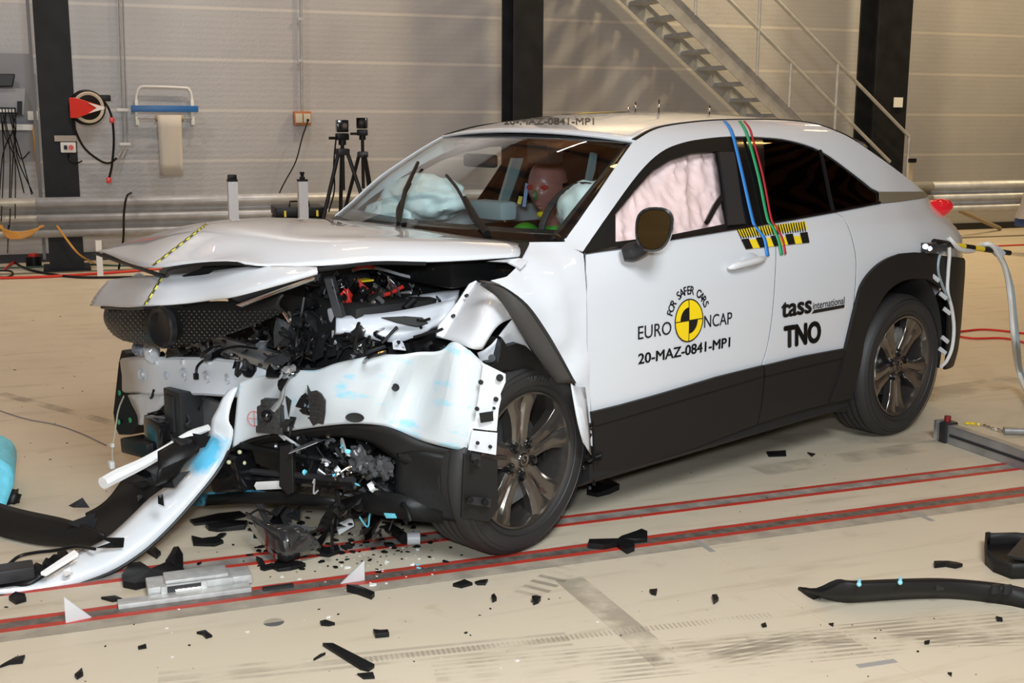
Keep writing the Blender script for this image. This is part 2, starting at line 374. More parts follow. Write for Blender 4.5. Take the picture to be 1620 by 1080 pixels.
# floor joints and tape
jt = mat('floor_joint', (.55, .47, .36), .6)
def strip_on_floor(name, pts, wd, m, z=.0008, th=.0008):
    a, b = Vector(pts[0]), Vector(pts[1]); d = (b-a).normalized(); n = Vector((-d.y, d.x, 0))*wd/2
    P = [a-n, b-n, b+n, a+n]; P = [Vector((p.x, p.y, z-th)) for p in P]
    return MB().prism(P, (0, 0, 1), th).build(name, m, smooth=False)
struct(strip_on_floor('trim_1', (FL(1123, 873), FL(1472, 1084)), .006, jt))
GT = mat('grey_cloth_tape', (.30, .29, .28), .55)
for u0, v0, u1, v1, lab in ((1098, 852, 1128, 873, 'short grey tape strip by the near red track edge, left of the two'), (1432, 805, 1476, 824, 'short grey tape strip by the near red track edge, right of the two'),
                       (1357, 1054, 1417, 1045, 'grey tape strip beside the floor joint at the front of the hall')):
    tag(strip_on_floor('floor_tape', (FL(u0, v0), FL(u1, v1)), .022, GT, .0014, .001), lab, 'tape')
# ---- sunk rails with red painted edges
REDP = mat('red_floor_paint', (.50, .035, .022), .5, var2=(.36, .05, .03), vscale=18)
SLOT = mat('rail_slot_steel', (.17, .145, .125), .5, metal=.3, var=.35, vscale=25)
for k, (ya, yb, lab) in enumerate(((3.665, 3.765, 'sunken steel floor rail with two red painted edges, the one nearer the camera'), (3.965, 4.075, 'sunken steel floor rail with two red painted edges, the one under the car'))):
    t = thing('floor_rail', lab, 'floor rail', (3, (ya+yb)/2, 0), group='floor rails across the hall')
    h = (yb-ya)/2
    for s in (-1, 1): rect_box('red_line', (0, s*(h-.013), .0008), (26, .026, .0016), REDP, t)
    rect_box('slot_channel', (0, 0, .0006), (26, 2*h-.054, .0012), SLOT if k == 0 else mat('worn_rail_steel', (.34, .31, .28), .5, metal=.2, var=.3, vscale=14), t)
    if k == 0: rect_box('bare_concrete_edge', (0, -h-.035, .0003), (26, .07, .0006), mat('bare_concrete', (.34, .30, .24), .7, var=.2, vscale=12), t)
    if k == 0: rect_box('pale_edge', (0, h+.005, .0003), (26, .007, .0006), mat('worn_white_paint', (.5, .46, .40), .6, var=.3, vscale=9), t)

# ---- steel columns
def column(x0, x1, name, lab, y0=12.55, y1=12.95, h=CEIL-.12):
    t = thing(name, lab, 'column', ((x0+x1)/2, (y0+y1)/2, 0)); wd = x1-x0; dp = y1-y0
    rect_box('front_flange', (0, -dp/2+.015, h/2), (wd, .03, h), COLM, t)
    rect_box('rear_flange', (0, dp/2-.015, h/2), (wd, .03, h), COLM, t)
    rect_box('web', (0, 0, h/2), (.03, dp-.06, h), COLM, t)
    rect_box('base_plate', (0, 0, .012), (wd+.12, dp+.1, .024), COLM, t)
    return t
column(-.12, .20, 'steel_column', 'dark painted steel column beside the red hose reel')
column(4.74, 5.08, 'steel_column', 'dark painted steel column rising behind the car roof')
column(9.5, 9.98, 'steel_column', 'dark painted steel column carrying a small white sign')
cl = rect_box('notice_sign', (9.93, 12.53, 1.55), (.13, .012, .12), WHT); tag(cl, 'small white notice sign fixed to the right steel column', 'sign')
x0 = W(1412, 154, 1, 12.53); cl.location = (0, 0, 0)
cl.data.transform(Matrix.Translation(Vector((x0.x-9.93+.09, 0, x0.z-1.55-.06))))
# grey conduit strip at the left column
t = rect_box('cable_trunking', (-.165, 12.75, 1.9), (.03, .05, 3.6), mat('dull_trunking', (.17, .17, .18), .5)); tag(t, 'tall grey cable trunking on the left side of the hose reel column', 'cable trunking')
# ---- guard rail
def guard_rail():
    t = thing('guard_rail', 'long corrugated galvanised guard rail running along the back wall', 'guard rail', (0, 12.35, 0))
    prof = [(0, .735), (-.02, .73), (-.055, .70), (-.06, .665), (-.03, .64), (-.005, .615), (-.005, .60), (-.03, .578), (-.06, .555), (-.062, .52), (-.03, .50), (-.005, .475), (-.005, .46), (-.03, .435), (-.055, .41), (-.05, .385), (-.02, .36), (0, .355)]
    pf = cr([(0, a, b) for a, b in prof], 3)
    for k, (xa, xb) in enumerate(((-6, -.2), (-.2, 3.9), (3.9, 8.0), (8.0, 10.15), (10.15, 16))):
        MB().grid([[(xa, p.y-(.006 if k % 2 else 0), p.z) for p in pf], [(xb+.12, p.y-(.006 if k % 2 else 0), p.z) for p in pf]]).build('rail_panel', STEEL, t, sol=.004)
    for x in (-3, 1.9, 5.9, 10.2, 14.2): rect_box('post', (x, .08, .34), (.1, .10, .68), STEEL, t, bev=.008)
    return t
guard_rail()
tag(MB().tube([W(1518, 333, 1, 12.45), Vector((W(1583, 356, 1, 13.15).x, 13.15, .025))], .03, 4).build('wooden_batten', mat('pale_wood', (.33, .25, .16), .6)), 'pale wooden batten leaning on the guard rail at the right', 'batten')
# ---- staircase
def staircase():
    t = thing('metal_staircase', 'galvanised steel staircase climbing along the back wall', 'staircase', (0, 0, 0))
    A = Vector((9.38, 0, .5)); sl = (2.765-1.53)/(7.99-6.415)
    s_ = 1.0435
    def at(x, y, dz=0): return Vector((x, y, 1.516+s_*(.014-(x/s_-7.99)*sl)+dz))
    xs, xe = 9.3, 5.45
    for y, dz in ((12.47, 0), (13.24, 0)):
        off = 0
        P = [at(xs, y, -.235), at(xs, y, 0), at(xe, y, 0), at(xe, y, -.235)]
        if y > 12.2: P = [p+Vector((.0, 0, .0)) for p in P]
        MB().prism(P, (0, 1, 0), .012).build('stringer', STEEL, t, smooth=False)
        MB().prism([at(xs, y-.03, 0), at(xs, y-.03, .012), at(xe, y-.03, .012), at(xe, y-.03, 0)], (0, 1, 0), .06).build('stringer_flange', STEEL, t, smooth=False)
    x = xs-.15
    while x > xe:
        z = at(x, 0, -.10).z
        mbt = MB().box((x, 12.865, z), (.225, .77, .03))
        for k in range(5): mbt.box((x-.10+k*.05, 12.865, z+.02), (.006, .77, .02))
        mbt.build('tread', STEEL, t, smooth=False); x -= .185/sl
    yr = 12.45
    hr = lambda x, d: at(x, yr, d)
    MB().tube([hr(9.97, 1.04), hr(xe, 1.04)], .021, 10).build('handrail', STEEL, t)
    MB().tube([hr(9.7, .52), hr(xe, .52)], .021, 10).build('mid_rail', STEEL, t)
    for x, lo, hi in ((9.97, .0, 1.04), (8.86, 0, 1.04), (8.2, .0, .52), (7.74, 0, 1.04), (6.9, 0, 1.04), (5.6, 0, 1.04)):
        MB().tube([hr(x, lo), hr(x, hi)], .019, 10).build('baluster', STEEL, t)
    return t
staircase()
# ---- hose reel and things on the left wall
def hose_reel():
    c = W(137, 170, 1, 12.45); t = thing('hose_reel', 'round black hose reel with a red mount on the dark column', 'hose reel', c)
    M = Matrix.Rotation(radians(14), 4, 'Z')
    MB().lathe([(.0, .03), (.145, .03), (.165, .02), (.17, 0), (.165, -.06), (.15, -.07), (0, -.07)], 40, M).build('drum', BLK, t)
    MB().lathe([(.118, -.072), (.14, -.078), (.148, -.072), (.14, -.066)], 40, M, True).build('cream_ring', mat('cream', (.55, .5, .4), .5), t)
    MB().prism([M @ Vector(p) for p in ((-.19, -.12, .09), (-.19, -.12, -.10), (-.13, -.12, -.10), (.12, -.12, -.012), (.12, -.12, .012), (-.13, -.12, .09))], (0, 1, 0), .03).build('red_arm', RED, t, bev=.006)
    MB().prism([M @ Vector(p) for p in ((-.02, -.126, .045), (.135, -.126, .006), (.135, -.126, -.012), (-.02, -.126, -.055), (.06, -.126, -.004))], (0, 1, 0), .006).build('white_chevron', WHT, t, smooth=False)
    MB().box((.17, 0, .09), (.11, .05, .06), None, .01).build('hose_guide', BLK, t)
    rel = lambda u, v: W(u, v, 1, 12.42)-c
    MB().tube(cr([rel(163, 158), rel(172, 172), rel(178, 192), rel(180, 225), rel(177, 262), rel(172, 284)], 6), .011, 8).build('hanging_hose', BLK, t)
    MB().tube(cr([rel(114, 178), rel(117, 200), rel(132, 232), rel(155, 252), rel(172, 258), rel(185, 250)], 6), .011, 8).build('feed_hose', BLK, t)
    for u, v in ((177, 190), (172, 285)): MB().box(rel(u, v), (.045, .035, .055), None, .006).build('red_clamp', RED, t)
hose_reel()
def pipe(name, pts, r, m, lab, cat, n=8, sm=1):
    return tag(MB().tube(cr(pts, sm) if sm > 1 else pts, r, n).build(name, m), lab, cat)
wp = lambda u, v, y=WY-.04: W(u, v, 1, y)
t = thing('wall_conduit', 'thin double metal conduit running down the wall above the hose loop', 'conduit', wp(190, 100))
for d in (-.02, .02): MB().tube([wp(183, -260)-t.location+Vector((d, 0, 0)), wp(199, 232)-t.location+Vector((d, 0, 0)), wp(190, 248, 12.6)-t.location+Vector((d, 0, 0))], .009, 8).build('pipe', STEEL, t)
for v in (174, 228): MB().box(wp(194 if v < 200 else 198, v)-t.location, (.12, .02, .035), None, .008).build('clip', WHT, t)
t = thing('wall_conduit', 'single grey conduit dropping to the orange edged socket box', 'conduit', wp(476, 90))
MB().tube([wp(474, -260)-t.location, wp(478, 178)-t.location], .016, 8).build('pipe', STEEL, t)
for v in (30, 96): MB().box(wp(475, v)-t.location, (.055, .03, .03)).build('clip', STEEL, t)
def socket_box():
    c = wp(478, 187, WY-.05); t = thing('socket_box', 'cream wall socket box with orange rim and a plugged cable', 'socket box', c)
    MB().box((0, 0, 0), (.19, .07, .15), None, .008).build('back_box', mat('orange_plastic', (.42, .15, .05), .5), t)
    for s in (-1, 1):
        p = MB().box((s*.045, -.045, .0), (.078, .03, .10), None, .006).build('socket_cover', mat('cream', (.55, .5, .4), .5), t)
    MB().cyl((.05, -.075, -.02), (.05, -.055, -.02), .015, 10).build('plug', BLK, t)
    rel = lambda u, v, y=WY-.15: W(u, v, 1, y)-c
    MB().tube(cr([Vector((.05, -.08, -.02)), rel(478, 218), rel(468, 255), rel(452, 285), rel(442, 306), rel(438, 330)], 6), .007, 6).build('cable', BLK, t)
socket_box()
def paper_holder():
    y = WY-.06; c = wp(260, 165, y); t = thing('paper_roll_holder', 'white wall bracket with a blue cutter bar for paper rolls', 'paper holder', c)
    rel = lambda u, v, yy=y: W(u, v, 1, yy)-c
    MB().tube(cr([rel(215, 190), rel(215, 165), rel(216, 148), rel(221, 139), rel(232, 137), rel(290, 139), rel(299, 142), rel(303, 152), rel(304, 172), rel(305, 190)], 4), .014, 8).build('frame', WHT, t)
    for u in (216, 304): MB().box(rel(u, 178), (.035, .10, .26), None, .006).build('side_plate', WHT, t)
    MB().box(rel(261, 172, y-.06), (.68, .03, .065), None, .006).build('cutter_bar', BLUE, t)
    MB().cyl(rel(218, 187, y-.1), rel(304, 187, y-.1), .009, 8).build('spindle', ALUD, t)
    r = thing('paper_roll', 'nearly empty paper roll with a long sheet hanging under the blue bar', 'paper roll', rel(268, 187, y-.1)+c)
    MB().cyl((-.14, 0, 0), (.14, 0, 0), .035, 16).build('core', mat('cardboard', (.40, .28, .16), .7), r)
    PAP = mat('paper', (.60, .56, .50), .8)
    a = rel(249, 182, y-.14)+c-r.location; b = rel(287, 182, y-.14)+c-r.location; d = rel(254, 277, y-.10)+c-r.location; e = rel(290, 277, y-.10)+c-r.location
    MB().grid([[a.lerp(b, k/6) for k in range(7)]]+[[a.lerp(d, s).lerp(b.lerp(e, s), k/6)+Vector((0, .01*sin(k*1.1+s*4), 0)) for k in range(7)] for s in (.2, .4, .6, .8, 1)]).build('paper_sheet', PAP, r, sol=.002)
paper_holder()
def ctrl_box():
    c = W(108, 233, 1, 12.5); t = thing('control_box', 'small white control box with a red button on the left column', 'control box', c)
    MB().box((0, 0, 0), (.14, .07, .10), None, .01).build('housing', WHT, t)
    MB().cyl((.025, -.035, 0), (.025, -.06, 0), .024, 16).build('red_button', RED, t)
    MB().box((-.025, -.04, 0), (.03, .02, .04)).build('switch', BLK, t)
    MB().box((-.02, -.0, .085), (.20, .05, .055)).build('label_plate', mat('dull_cream', (.42, .38, .34), .6), t)
    MB().tube(cr([Vector((0, 0, -.05)), Vector((0, -.01, -.11)), Vector((.06, -.01, -.15)), Vector((.12, -.01, -.13))], 5), .009, 6).build('cable_tail', BLK, t)
ctrl_box()
def service_panel():
    y = WY-.12; c = wp(10, 170, y); t = thing('service_panel', 'grey wall panel with sockets shelf and hanging cables at the left edge', 'service panel', c)
    rel = lambda u, v, yy=y: W(u, v, 1, yy)-c
    G = mat('panel_grey', (.27, .27, .30), .5)
    MB().prism([rel(-60, 83), rel(50, 85), rel(60, 256), rel(-60, 254)], (0, 1, 0), .02).build('back_plate', G, t, smooth=False)
    MB().prism([rel(-60, 138, y-.12), rel(40, 140, y-.12), rel(38, 182, y-.12), rel(-60, 182, y-.12)], (0, 1, 0), .12).build('cabinet', mat('cabinet_grey', (.34, .34, .37), .45), t, bev=.006)
    MB().prism([rel(27, 160, y-.13), rel(35, 160, y-.13), rel(35, 182, y-.13), rel(27, 182, y-.13)], (0, 1, 0), .02).build('display', BLK, t, smooth=False)
    MB().prism([rel(-60, 168, y-.2), rel(25, 170, y-.2), rel(25, 180, y-.2), rel(-60, 180, y-.2)], (0, 1, 0), .08).build('socket_strip', BLK, t, smooth=False)
    for k in range(5):
        p = rel(1+k*5, 175, y-.21); MB().box(p, (.018, .02, .03)).build('plug', WHT, t)
    MB().prism([rel(-60, 194, y-.12), rel(52, 197, y-.12), rel(52, 206, y-.12), rel(-60, 205, y-.12)], (0, 1, 0), .1).build('cable_shelf', WHT, t, smooth=False)
    MB().box(rel(52, 183, y-.05), (.10, .08, .09), None, .008).build('junction_box', WHT, t)
    rnd = random.Random(5)
    ends = [(2, 350), (12, 400), (24, 345), (38, 305), (50, 308), (52, 306), (-4, 380), (15, 360), (47, 240)]
    for k, (eu, ev) in enumerate(ends):
        su = 1+k*3.2
        MB().tube(cr([rel(su, 178, y-.24), rel(su+rnd.uniform(-6, 8), 205, y-.3), rel((su+eu)/2+rnd.uniform(-9, 9), 250, y-.35), rel(eu, ev, y-.5 if ev < 320 else 12.1-.0)], 6), .006, 6).build('cable', BLK, t)
    MB().tube(cr([rel(52, 200, y-.1), rel(55, 230, y-.2), rel(60, 280, y-.2), rel(66, 307, y-.3)], 6), .008, 6).build('orange_cable', ORG, t)
    b = MB().prism([W(-30, 116, 1, y-.15), W(24, 117, 1, y-.15), W(20, 137, 1, y-.15), W(-30, 137, 1, y-.15)], (0, 1, 0), .12).build('storage_bin', DGREY, bev=.01)
    tag(b, 'dark grey plastic bin on top of the wall cabinet at the left edge', 'bin')
service_panel()
# orange cable coil hanging below the rail, cable looped over the rail
t = thing('cable_coil', 'orange cable coil hanging below the guard rail at the left edge', 'cable coil', W(30, 365, 1, 12.2))
for k in range(6): MB().tube(cr([W(-8+k*2, 356, 1, 12.2)-t.location, W(12, 365+k*2, 1, 12.17)-t.location, W(30+k, 368+k*1.6, 1, 12.2)-t.location, W(52, 364+k, 1, 12.2)-t.location, W(70-k, 357, 1, 12.2)-t.location], 5), .01, 6).build('coil_loop', ORG, t)
tag(MB().tube(cr([W(90, 357, 1, 12.2), W(105, 378, 1, 12.15), W(125, 402, 1, 12.1), FL(150, 417, .01)], 6), .01, 6).build('orange_cable', ORG), 'orange cable drooping from the guard rail to the floor by the column', 'cable')
tag(MB().tube(cr([W(208, 310, 1, 12.35)+Vector((0, .02, .03)), W(200, 312, 1, 12.2), W(196, 340, 1, 12.18), W(195, 378, 1, 12.15), FL(188, 425, .01)], 6), .011, 6).build('black_cable', BLK), 'black cable looped over the guard rail left of the aluminium posts', 'cable')
# posts
def light_post(u, v, y, lab, knob):
    p = W(u, v, 1, y); t = thing('light_barrier_post', lab, 'post', (p.x, y, 0), group='aluminium posts by the guard rail')
    h = p.z-.05
    b = MB().box((0, 0, h/2), (.068, .068, h))
    for s in (-1, 1): b.box((s*.012, -.036, h/2), (.006, .006, h))
    b.build('profile', mat('white_anodised', (.66, .66, .68), .35, metal=.2), t, smooth=False)
    MB().box((0, 0, .01), (.16, .16, .02)).build('foot_plate', DGREY, t, smooth=False)
    MB().box((0, 0, h+.008), (.07, .07, .016)).build('end_cap', BLK, t)
    if knob: MB().lathe([(0, .07), (.016, .07), (.018, .06), (.012, .04), (.02, .03), (.02, .016), (0, .016)], 16, Matrix.Translation((0, 0, h)) @ Matrix.Rotation(pi/2, 4, 'X')).build('knob', BLK, t)
    else: MB().box((0, 0, h+.03), (.062, .05, .04), None, .008).build('sensor_head', BLK, t)
light_post(367, 276, 8.9, 'left aluminium post with a flat black sensor head', False)
light_post(478, 276, 8.95, 'right aluminium post with a small black knob on top', True)
tag(rect_box('painted_post', (W(157, 400, 1, 12.0).x, 12.05, .17), (.055, .03, .34), WHT), 'short white post standing before the guard rail beside the left column', 'post')
def flight_case():
    t = thing('equipment_case', 'black equipment case with yellow latches behind the bonnet', 'case', (1.72, 9.25, 0), radians(-4))
    MB().box((0, 0, .38), (.37, .40, .76), None, .012).build('body', BLK, t)
    MB().box((0, 0, .80), (.375, .405, .07), None, .012).build('lid', BLK, t)
    for s in (-1, 1): MB().box((s*.12, -.208, .79), (.016, .012, .045)).build('latch', YEL, t)
    MB().tube([(-.075, -.1, .835), (-.07, -.1, .875), (.07, -.1, .875), (.075, -.1, .835)], .007, 6).build('handle', BLK, t)
flight_case()
def tripod(u, v, y, lab, az, style):
    p = W(u, v, 1, y); t = thing('camera_tripod', lab, 'tripod', (p.x, y, 0), radians(az), group='tripods behind the windscreen pillar')
    az0 = p.z; top = az0
    hub = top-.17 if style == 0 else top-.24
    for k, a in enumerate((200, 330, 80) if style == 0 else (215, 300, 70)):
        a = radians(a); e = Vector((.43*cos(a), .43*sin(a), .02)); s = Vector((.035*cos(a), .035*sin(a), hub))
        mid = s.lerp(e, .42); leg = MB().tube([s, mid], .015, 8).tube([mid, s.lerp(e, .44)], .022, 8).tube([mid, s.lerp(e, .72)], .012, 8).tube([s.lerp(e, .72), e], .009, 8)
        lo = leg.build('leg', BLK, t); MB().cyl((e.x, e.y, 0), e, .014, 8).build('rubber_foot', BLK, lo)
    MB().cyl((0, 0, hub-.28), (0, 0, top-.08), .014, 10).build('centre_column', BLK, t)
    MB().box((0, 0, hub), (.09, .09, .05), None, .012).build('crown', DGREY, t)
    h = MB().box((0, 0, top-.06), (.09, .07, .05), None, .01); h.cyl((-.1, 0, top-.07), (-.03, 0, top-.07), .011, 8); h.cyl((.0, 0, top-.12), (0, 0, top-.04), .028, 10); h.build('pan_head', BLK, t)
    c = thing('small_camera', 'small black camera on the %s tripod' % ('left' if style == 0 else 'right'), 'camera', (p.x, y, top-.035), radians(az-8))
    MB().box((0, 0, .052), (.085, .09, .09), None, .008).build('body', GLS, c)
    MB().cyl((.008, -.045, .055), (.008, -.075, .055), .03, 18).build('lens_barrel', BLK, c)
    MB().cyl((.008, -.0755, .055), (.008, -.077, .055), .017, 18).build('front_lens', CHR, c)
tripod(541, 203, 8.8, 'black camera tripod with red collar, the left one of the pair', 5, 0)
tripod(573, 198, 9.9, 'black camera tripod with a pan handle, the right one of the pair', -15, 1)
tag(MB().tube(cr([W(532, 215, 1, 8.8), W(528, 260, 1, 8.8), W(529, 300, 1, 8.8), W(520, 335, 1, 8.8)], 6), .006, 6).build('camera_cable', BLK), 'thin black cable hanging down from the left tripod camera', 'cable')
# trolley at the right edge
def trolley():
    c = FL(1618, 404); t = thing('covered_trolley', 'trolley under a pale grey cloth with a blue frame at the right edge', 'trolley', (c.x+.2, c.y, 0))
    rel = lambda u, v: W(u, v, 1, c.y)-t.location
    b = rel(1603, 347)
    rows = []
    for z, r in ((1.0, .10), (.8, .16), (.55, .21), (b.z, .25)):
        rows.append([(r*cos(a)*(1+.06*sin(a*9)), r*sin(a)*(1+.06*sin(a*9)), z) for a in np.linspace(0, 2*pi, 49)])
    MB().grid(rows).build('cloth_cover', mat('grey_cloth', (.36, .33, .34), .8), t)
    MB().box((0, 0, b.z-.045), (.44, .3, .09), None, .01).build('blue_frame', mat('navy', (.02, .05, .16), .4), t)
    for s in (-1, 1):
        wl = MB().lathe([(0, -.02), (.07, -.02), (.085, -.012), (.085, .012), (.07, .02), (0, .02)], 24, Matrix.Translation((s*.15, -.12, .085))).build('wheel', BLK, t)
        MB().box((s*.15, -.12, .20), (.03, .06, b.z-.22+.02), None).build('fork', BLKM, t)
trolley()
t = thing('folded_easel', 'pale folded stand with a dark clip behind the tail of the car', 'stand', W(1441, 262, 1, 11.6))
MB().prism([Vector(p) for p in ((-.05, 0, -t.location.z), (.12, 0, -t.location.z), (.02, 0, .03), (-.02, 0, .03))], (0, 1, 0), .03).build('board', mat('pale_board', (.50, .44, .34), .6), t, smooth=False)
MB().box((.0, -.02, .06), (.09, .05, .05), None, .01).build('clip', BLK, t)
# cables on the floor
def floor_cable(name, pts, r, m, lab, n=6): return tag(MB().tube(cr([FL(u, v, r+.001) for u, v in pts], 8), r, n).build(name, m), lab, 'cable')
floor_cable('red_cable', [(1520, 524), (1560, 521), (1620, 527), (1680, 534), (1700, 545), (1640, 545), (1590, 535), (1540, 535), (1512, 530), (1520, 524)], .008, RED, 'red cable lying in a flat loop right of the rear wheel')
floor_cable('red_cable', [(1500, 392), (1550, 390), (1620, 387), (1700, 384)], .009, RED, 'straight red cable on the floor by the trolley wheel')
floor_cable('red_cable', [(-20, 440), (60, 438), (130, 434), (215, 428), (300, 420)], .013, RED, 'red cable on the floor before the left column')
floor_cable('black_cable', [(-10, 407), (18, 412), (35, 422), (62, 430), (120, 438), (210, 438), (300, 436)], .012, BLK, 'thick black cable curving over the floor before the left column')
floor_cable('black_cable', [(-20, 428), (14, 428), (20, 434), (8, 438), (-20, 436)], .009, BLK, 'small loop of black cable on the floor at the left edge')
floor_cable('green_cable', [(-20, 424), (60, 422), (130, 418), (200, 420), (300, 416)], .009, mat('dark_green', (.03, .1, .06), .5), 'dark green cable along the foot of the back wall')
floor_cable('red_cable', [(8, 425), (25, 413), (45, 407), (60, 412)], .012, RED, 'short red cable feeding the black cable drum')
floor_cable('grey_wire', [(-10, 646), (40, 662), (90, 672), (130, 686), (168, 704)], .0025, mat('grey_wire', (.22, .22, .24), .5), 'thin grey wire curving over the floor left of the car')
t = thing('cable_drum', 'small black drum with a red lid by the left column', 'drum', FL(54, 421))
MB().cyl((0, 0, 0), (0, 0, .10), .075, 24).build('drum_body', BLK, t); MB().cyl((0, 0, .10), (0, 0, .13), .05, 20).build('red_lid', RED, t)
# beam and tube on the floor at the right
def alu_beam():
    a = FL(1485, 694); b = FL(1665, 757); t = thing('aluminium_beam', 'long grooved aluminium beam with a dark clamp on the floor at the right', 'beam', a)
    d = b-a; L_ = d.length; t.rotation_euler = (0, 0, math.atan2(d.y, d.x))
    bb = MB().box((L_/2, 0, .045), (L_, .05, .09)); bb.build('profile', ALUD, t, bev=.004)
    MB().box((L_/2+.05, -.027, .045), (L_-.1, .006, .012)).build('groove', DGREY, t)
    MB().box((.06, 0, .05), (.045, .075, .10), None, .008).build('clamp', DGREY, t)
    MB().cyl((.05, 0, .10), (.05, 0, .125), .016, 12).build('red_knob', mat('dark_red', (.2, .01, .01), .4), t)
    MB().box((0.0, 0, .045), (.02, .052, .1)).build('end_plate', ALU, t)
alu_beam()
t = thing('strut_tube', 'grey steel tube with a yellow tipped chain on the floor at the right', 'tube', FL(1592, 684))
a = FL(1588, 681, .02)-t.location; b = FL(1690, 684, .02)-t.location
MB().cyl(a, b, .019, 14).build('tube', ALUD, t)
pts = cr([FL(1530, 669, .008)-t.location, FL(1552, 671, .008)-t.location, FL(1570, 677, .008)-t.location, a], 5)
for k in range(0, len(pts)-1, 2): MB().box(pts[k], (.022, .014, .012), Euler((0, 0, k)).to_matrix(), .003).build('chain_link', YEL if k < 5 else CHR, t)
# ================================================================== THE CAR
car = thing('car', 'white crossover coupe with a crushed front standing across the floor rails', 'car', (Q[0], Q[1], 0), Q[2])
OUT = (0, 1, 0)
def mirrored(o):
    c = o.copy(); c.data = o.data.copy(); c.data.transform(Matrix.Scale(-1, 4, (0, 1, 0))); c.data.flip_normals(); COL.objects.link(c); return c
def P2(pts, off=0.):                                               # outline points: sight lines or ('w', x, z)
    out = []
    for p in pts:
        if p[0] == 'w': out.append((p[1], p[2]))
        else: q = S(p[0], p[1], off); out.append((q.x, q.z))
    return out
def panel(name, pts, m, parent=car, off=0., th=.006, res=.04, mirror=False, raw=False, bulge=None):
    pl = pts if raw else P2(pts, off); V, Fc = clip_poly(pl, res)
    f = lambda x, z: Yb(x, z)+off+(bulge(x, z) if bulge else 0)
    e = .004; N = []; F_ = []; B_ = []
    for x, z in V:
        y = f(x, z); n = Vector((-(f(x+e, z)-f(x-e, z))/(2*e), 1, -(f(x, z+e)-f(x, z-e))/(2*e))).normalized()
        N.append(n); p = Vector((x, y, z)); F_.append(p+n*th/2); B_.append(p-n*th/2)
    k = len(V); faces = []; nrm = []; edges = {}
    for q in Fc:
        a = [Vector((V[i][0], V[i][1], 0)) for i in q]
        ar = sum((a[i].x*a[(i+1) % len(a)].y-a[(i+1) % len(a)].x*a[i].y) for i in range(len(a)))
        q = q if ar < 0 else q[::-1]                               # seen from +y
        faces.append(tuple(q)); nrm += [N[i] for i in q]
        faces.append(tuple(i+k for i in q[::-1])); nrm += [-N[i] for i in q[::-1]]
        for i in range(len(q)): edges[(q[i], q[(i+1) % len(q)])] = 1
    for (i, j) in edges:
        if (j, i) in edges: continue
        faces.append((j, i, i+k, j+k)); d = F_[j]-F_[i]
        nn = (B_[i]-F_[i]).cross(d)
        nn = nn.normalized() if nn.length > 1e-9 else N[i]
        nrm += [nn]*4
    me = bpy.data.meshes.new(name); me.from_pydata([tuple(p) for p in F_+B_], [], faces)
    me.polygons.foreach_set('use_smooth', [True]*len(me.polygons)); me.materials.append(m)
    me.normals_split_custom_set([tuple(n) for n in nrm])
    o = bpy.data.objects.new(name, me); COL.objects.link(o); o.parent = parent
    if mirror:
        me2 = bpy.data.meshes.new(name); me2.from_pydata([(p.x, -p.y, p.z) for p in F_+B_], [], [q[::-1] for q in faces])
        n2 = []; i = 0
        for q in faces: s = nrm[i:i+len(q)]; i += len(q); n2 += [Vector((n.x, -n.y, n.z)) for n in s[::-1]]
        me2.polygons.foreach_set('use_smooth', [True]*len(me2.polygons)); me2.materials.append(m); me2.normals_split_custom_set([tuple(n) for n in n2])
        o2 = bpy.data.objects.new(name, me2); COL.objects.link(o2); o2.parent = parent
        if mirror == 'only': bpy.data.objects.remove(o); return o2
    return o
def c2(pts, n=4): return [(p.x, p.y) for p in cr([(a, b, 0) for a, b in pts], n)]
WIN_TOP = c2([(922, 398), (965, 335), (1010, 274), (1045, 241), (1080, 226), (1120, 219), (1160, 216), (1205, 217), (1250, 222), (1300, 239), (1350, 274), (1390, 306)])
BELT = c2([(1390, 321), (1325, 334), (1225, 352), (1165, 362), (1060, 379), (925, 401)])
RAILTOP = c2([(893, 382), (950, 299), (985, 247), (1003, 222)], 3)[:-1]+c2([(1003, 222), (1030, 207), (1060, 199), (1120, 192), (1180, 190), (1240, 191), (1290, 197), (1330, 211), (1365, 232), (1420, 271), (1468, 309)])
# pillars and roof rail in one piece
frame_poly = RAILTOP+[(1461, 303), (1392, 304)]+WIN_TOP[::-1][1:]+[(905, 394)]
panel('side_frame', frame_poly, PAINT, mirror=True)
GAP1 = [(1224, 353), (1227, 395), (1226, 439), (1221.5, 498), (1214, 546), (1205, 577)]
GAP2 = [(1320, 336), (1335, 347), (1345, 368), (1353, 402), (1354, 430), (1352, 465), (1347, 503), (1336, 550)]
g1 = c2(GAP1); g2 = c2(GAP2)
shift = lambda L, d: [(a+d, b) for a, b in L]
fd = panel('front_door', [(926, 403), (1060, 381), (1165, 364)]+shift(g1, -1.3)+[(1135, 594.5), (1050, 620), (980, 639.5), (935, 651), (930, 600), (928.5, 540), (927.5, 470), (926.5, 430)], PAINT, mirror=True)
rd = panel('rear_door', shift(g1, 1.3)+[(1270, 562)]+shift(g2, -1.3)[::-1], PAINT, mirror=True)
qp = panel('quarter_panel', shift(g2, 1.3)+[(1352, 482), (1362, 450), (1376, 428), (1396, 411), (1420, 401), (1445, 399), (1482, 401), ('w', -.70, .80), ('w', -.80, .82), ('w', -.85, .90), ('w', -.84, 1.0), ('w', -.74, 1.05), (1466, 312), (1392, 323), (1340, 333)], PAINT, mirror=True, res=.04)
panel('window_trim', [(1391, 303.5), (1461, 303), (1468, 310), (1392, 322)], mat('bronze_trim', (.26, .225, .16), .3, metal=.35), off=.003, mirror=True)
# black window surround and glass
inner_top = c2([(972, 383), (972, 339), (983, 327), (1003, 302), (1032, 270), (1059, 254), (1093, 243), (1132, 240), (1143, 304), (1149, 353)], 3)
ring = [(924, 399)]+WIN_TOP[1:30]
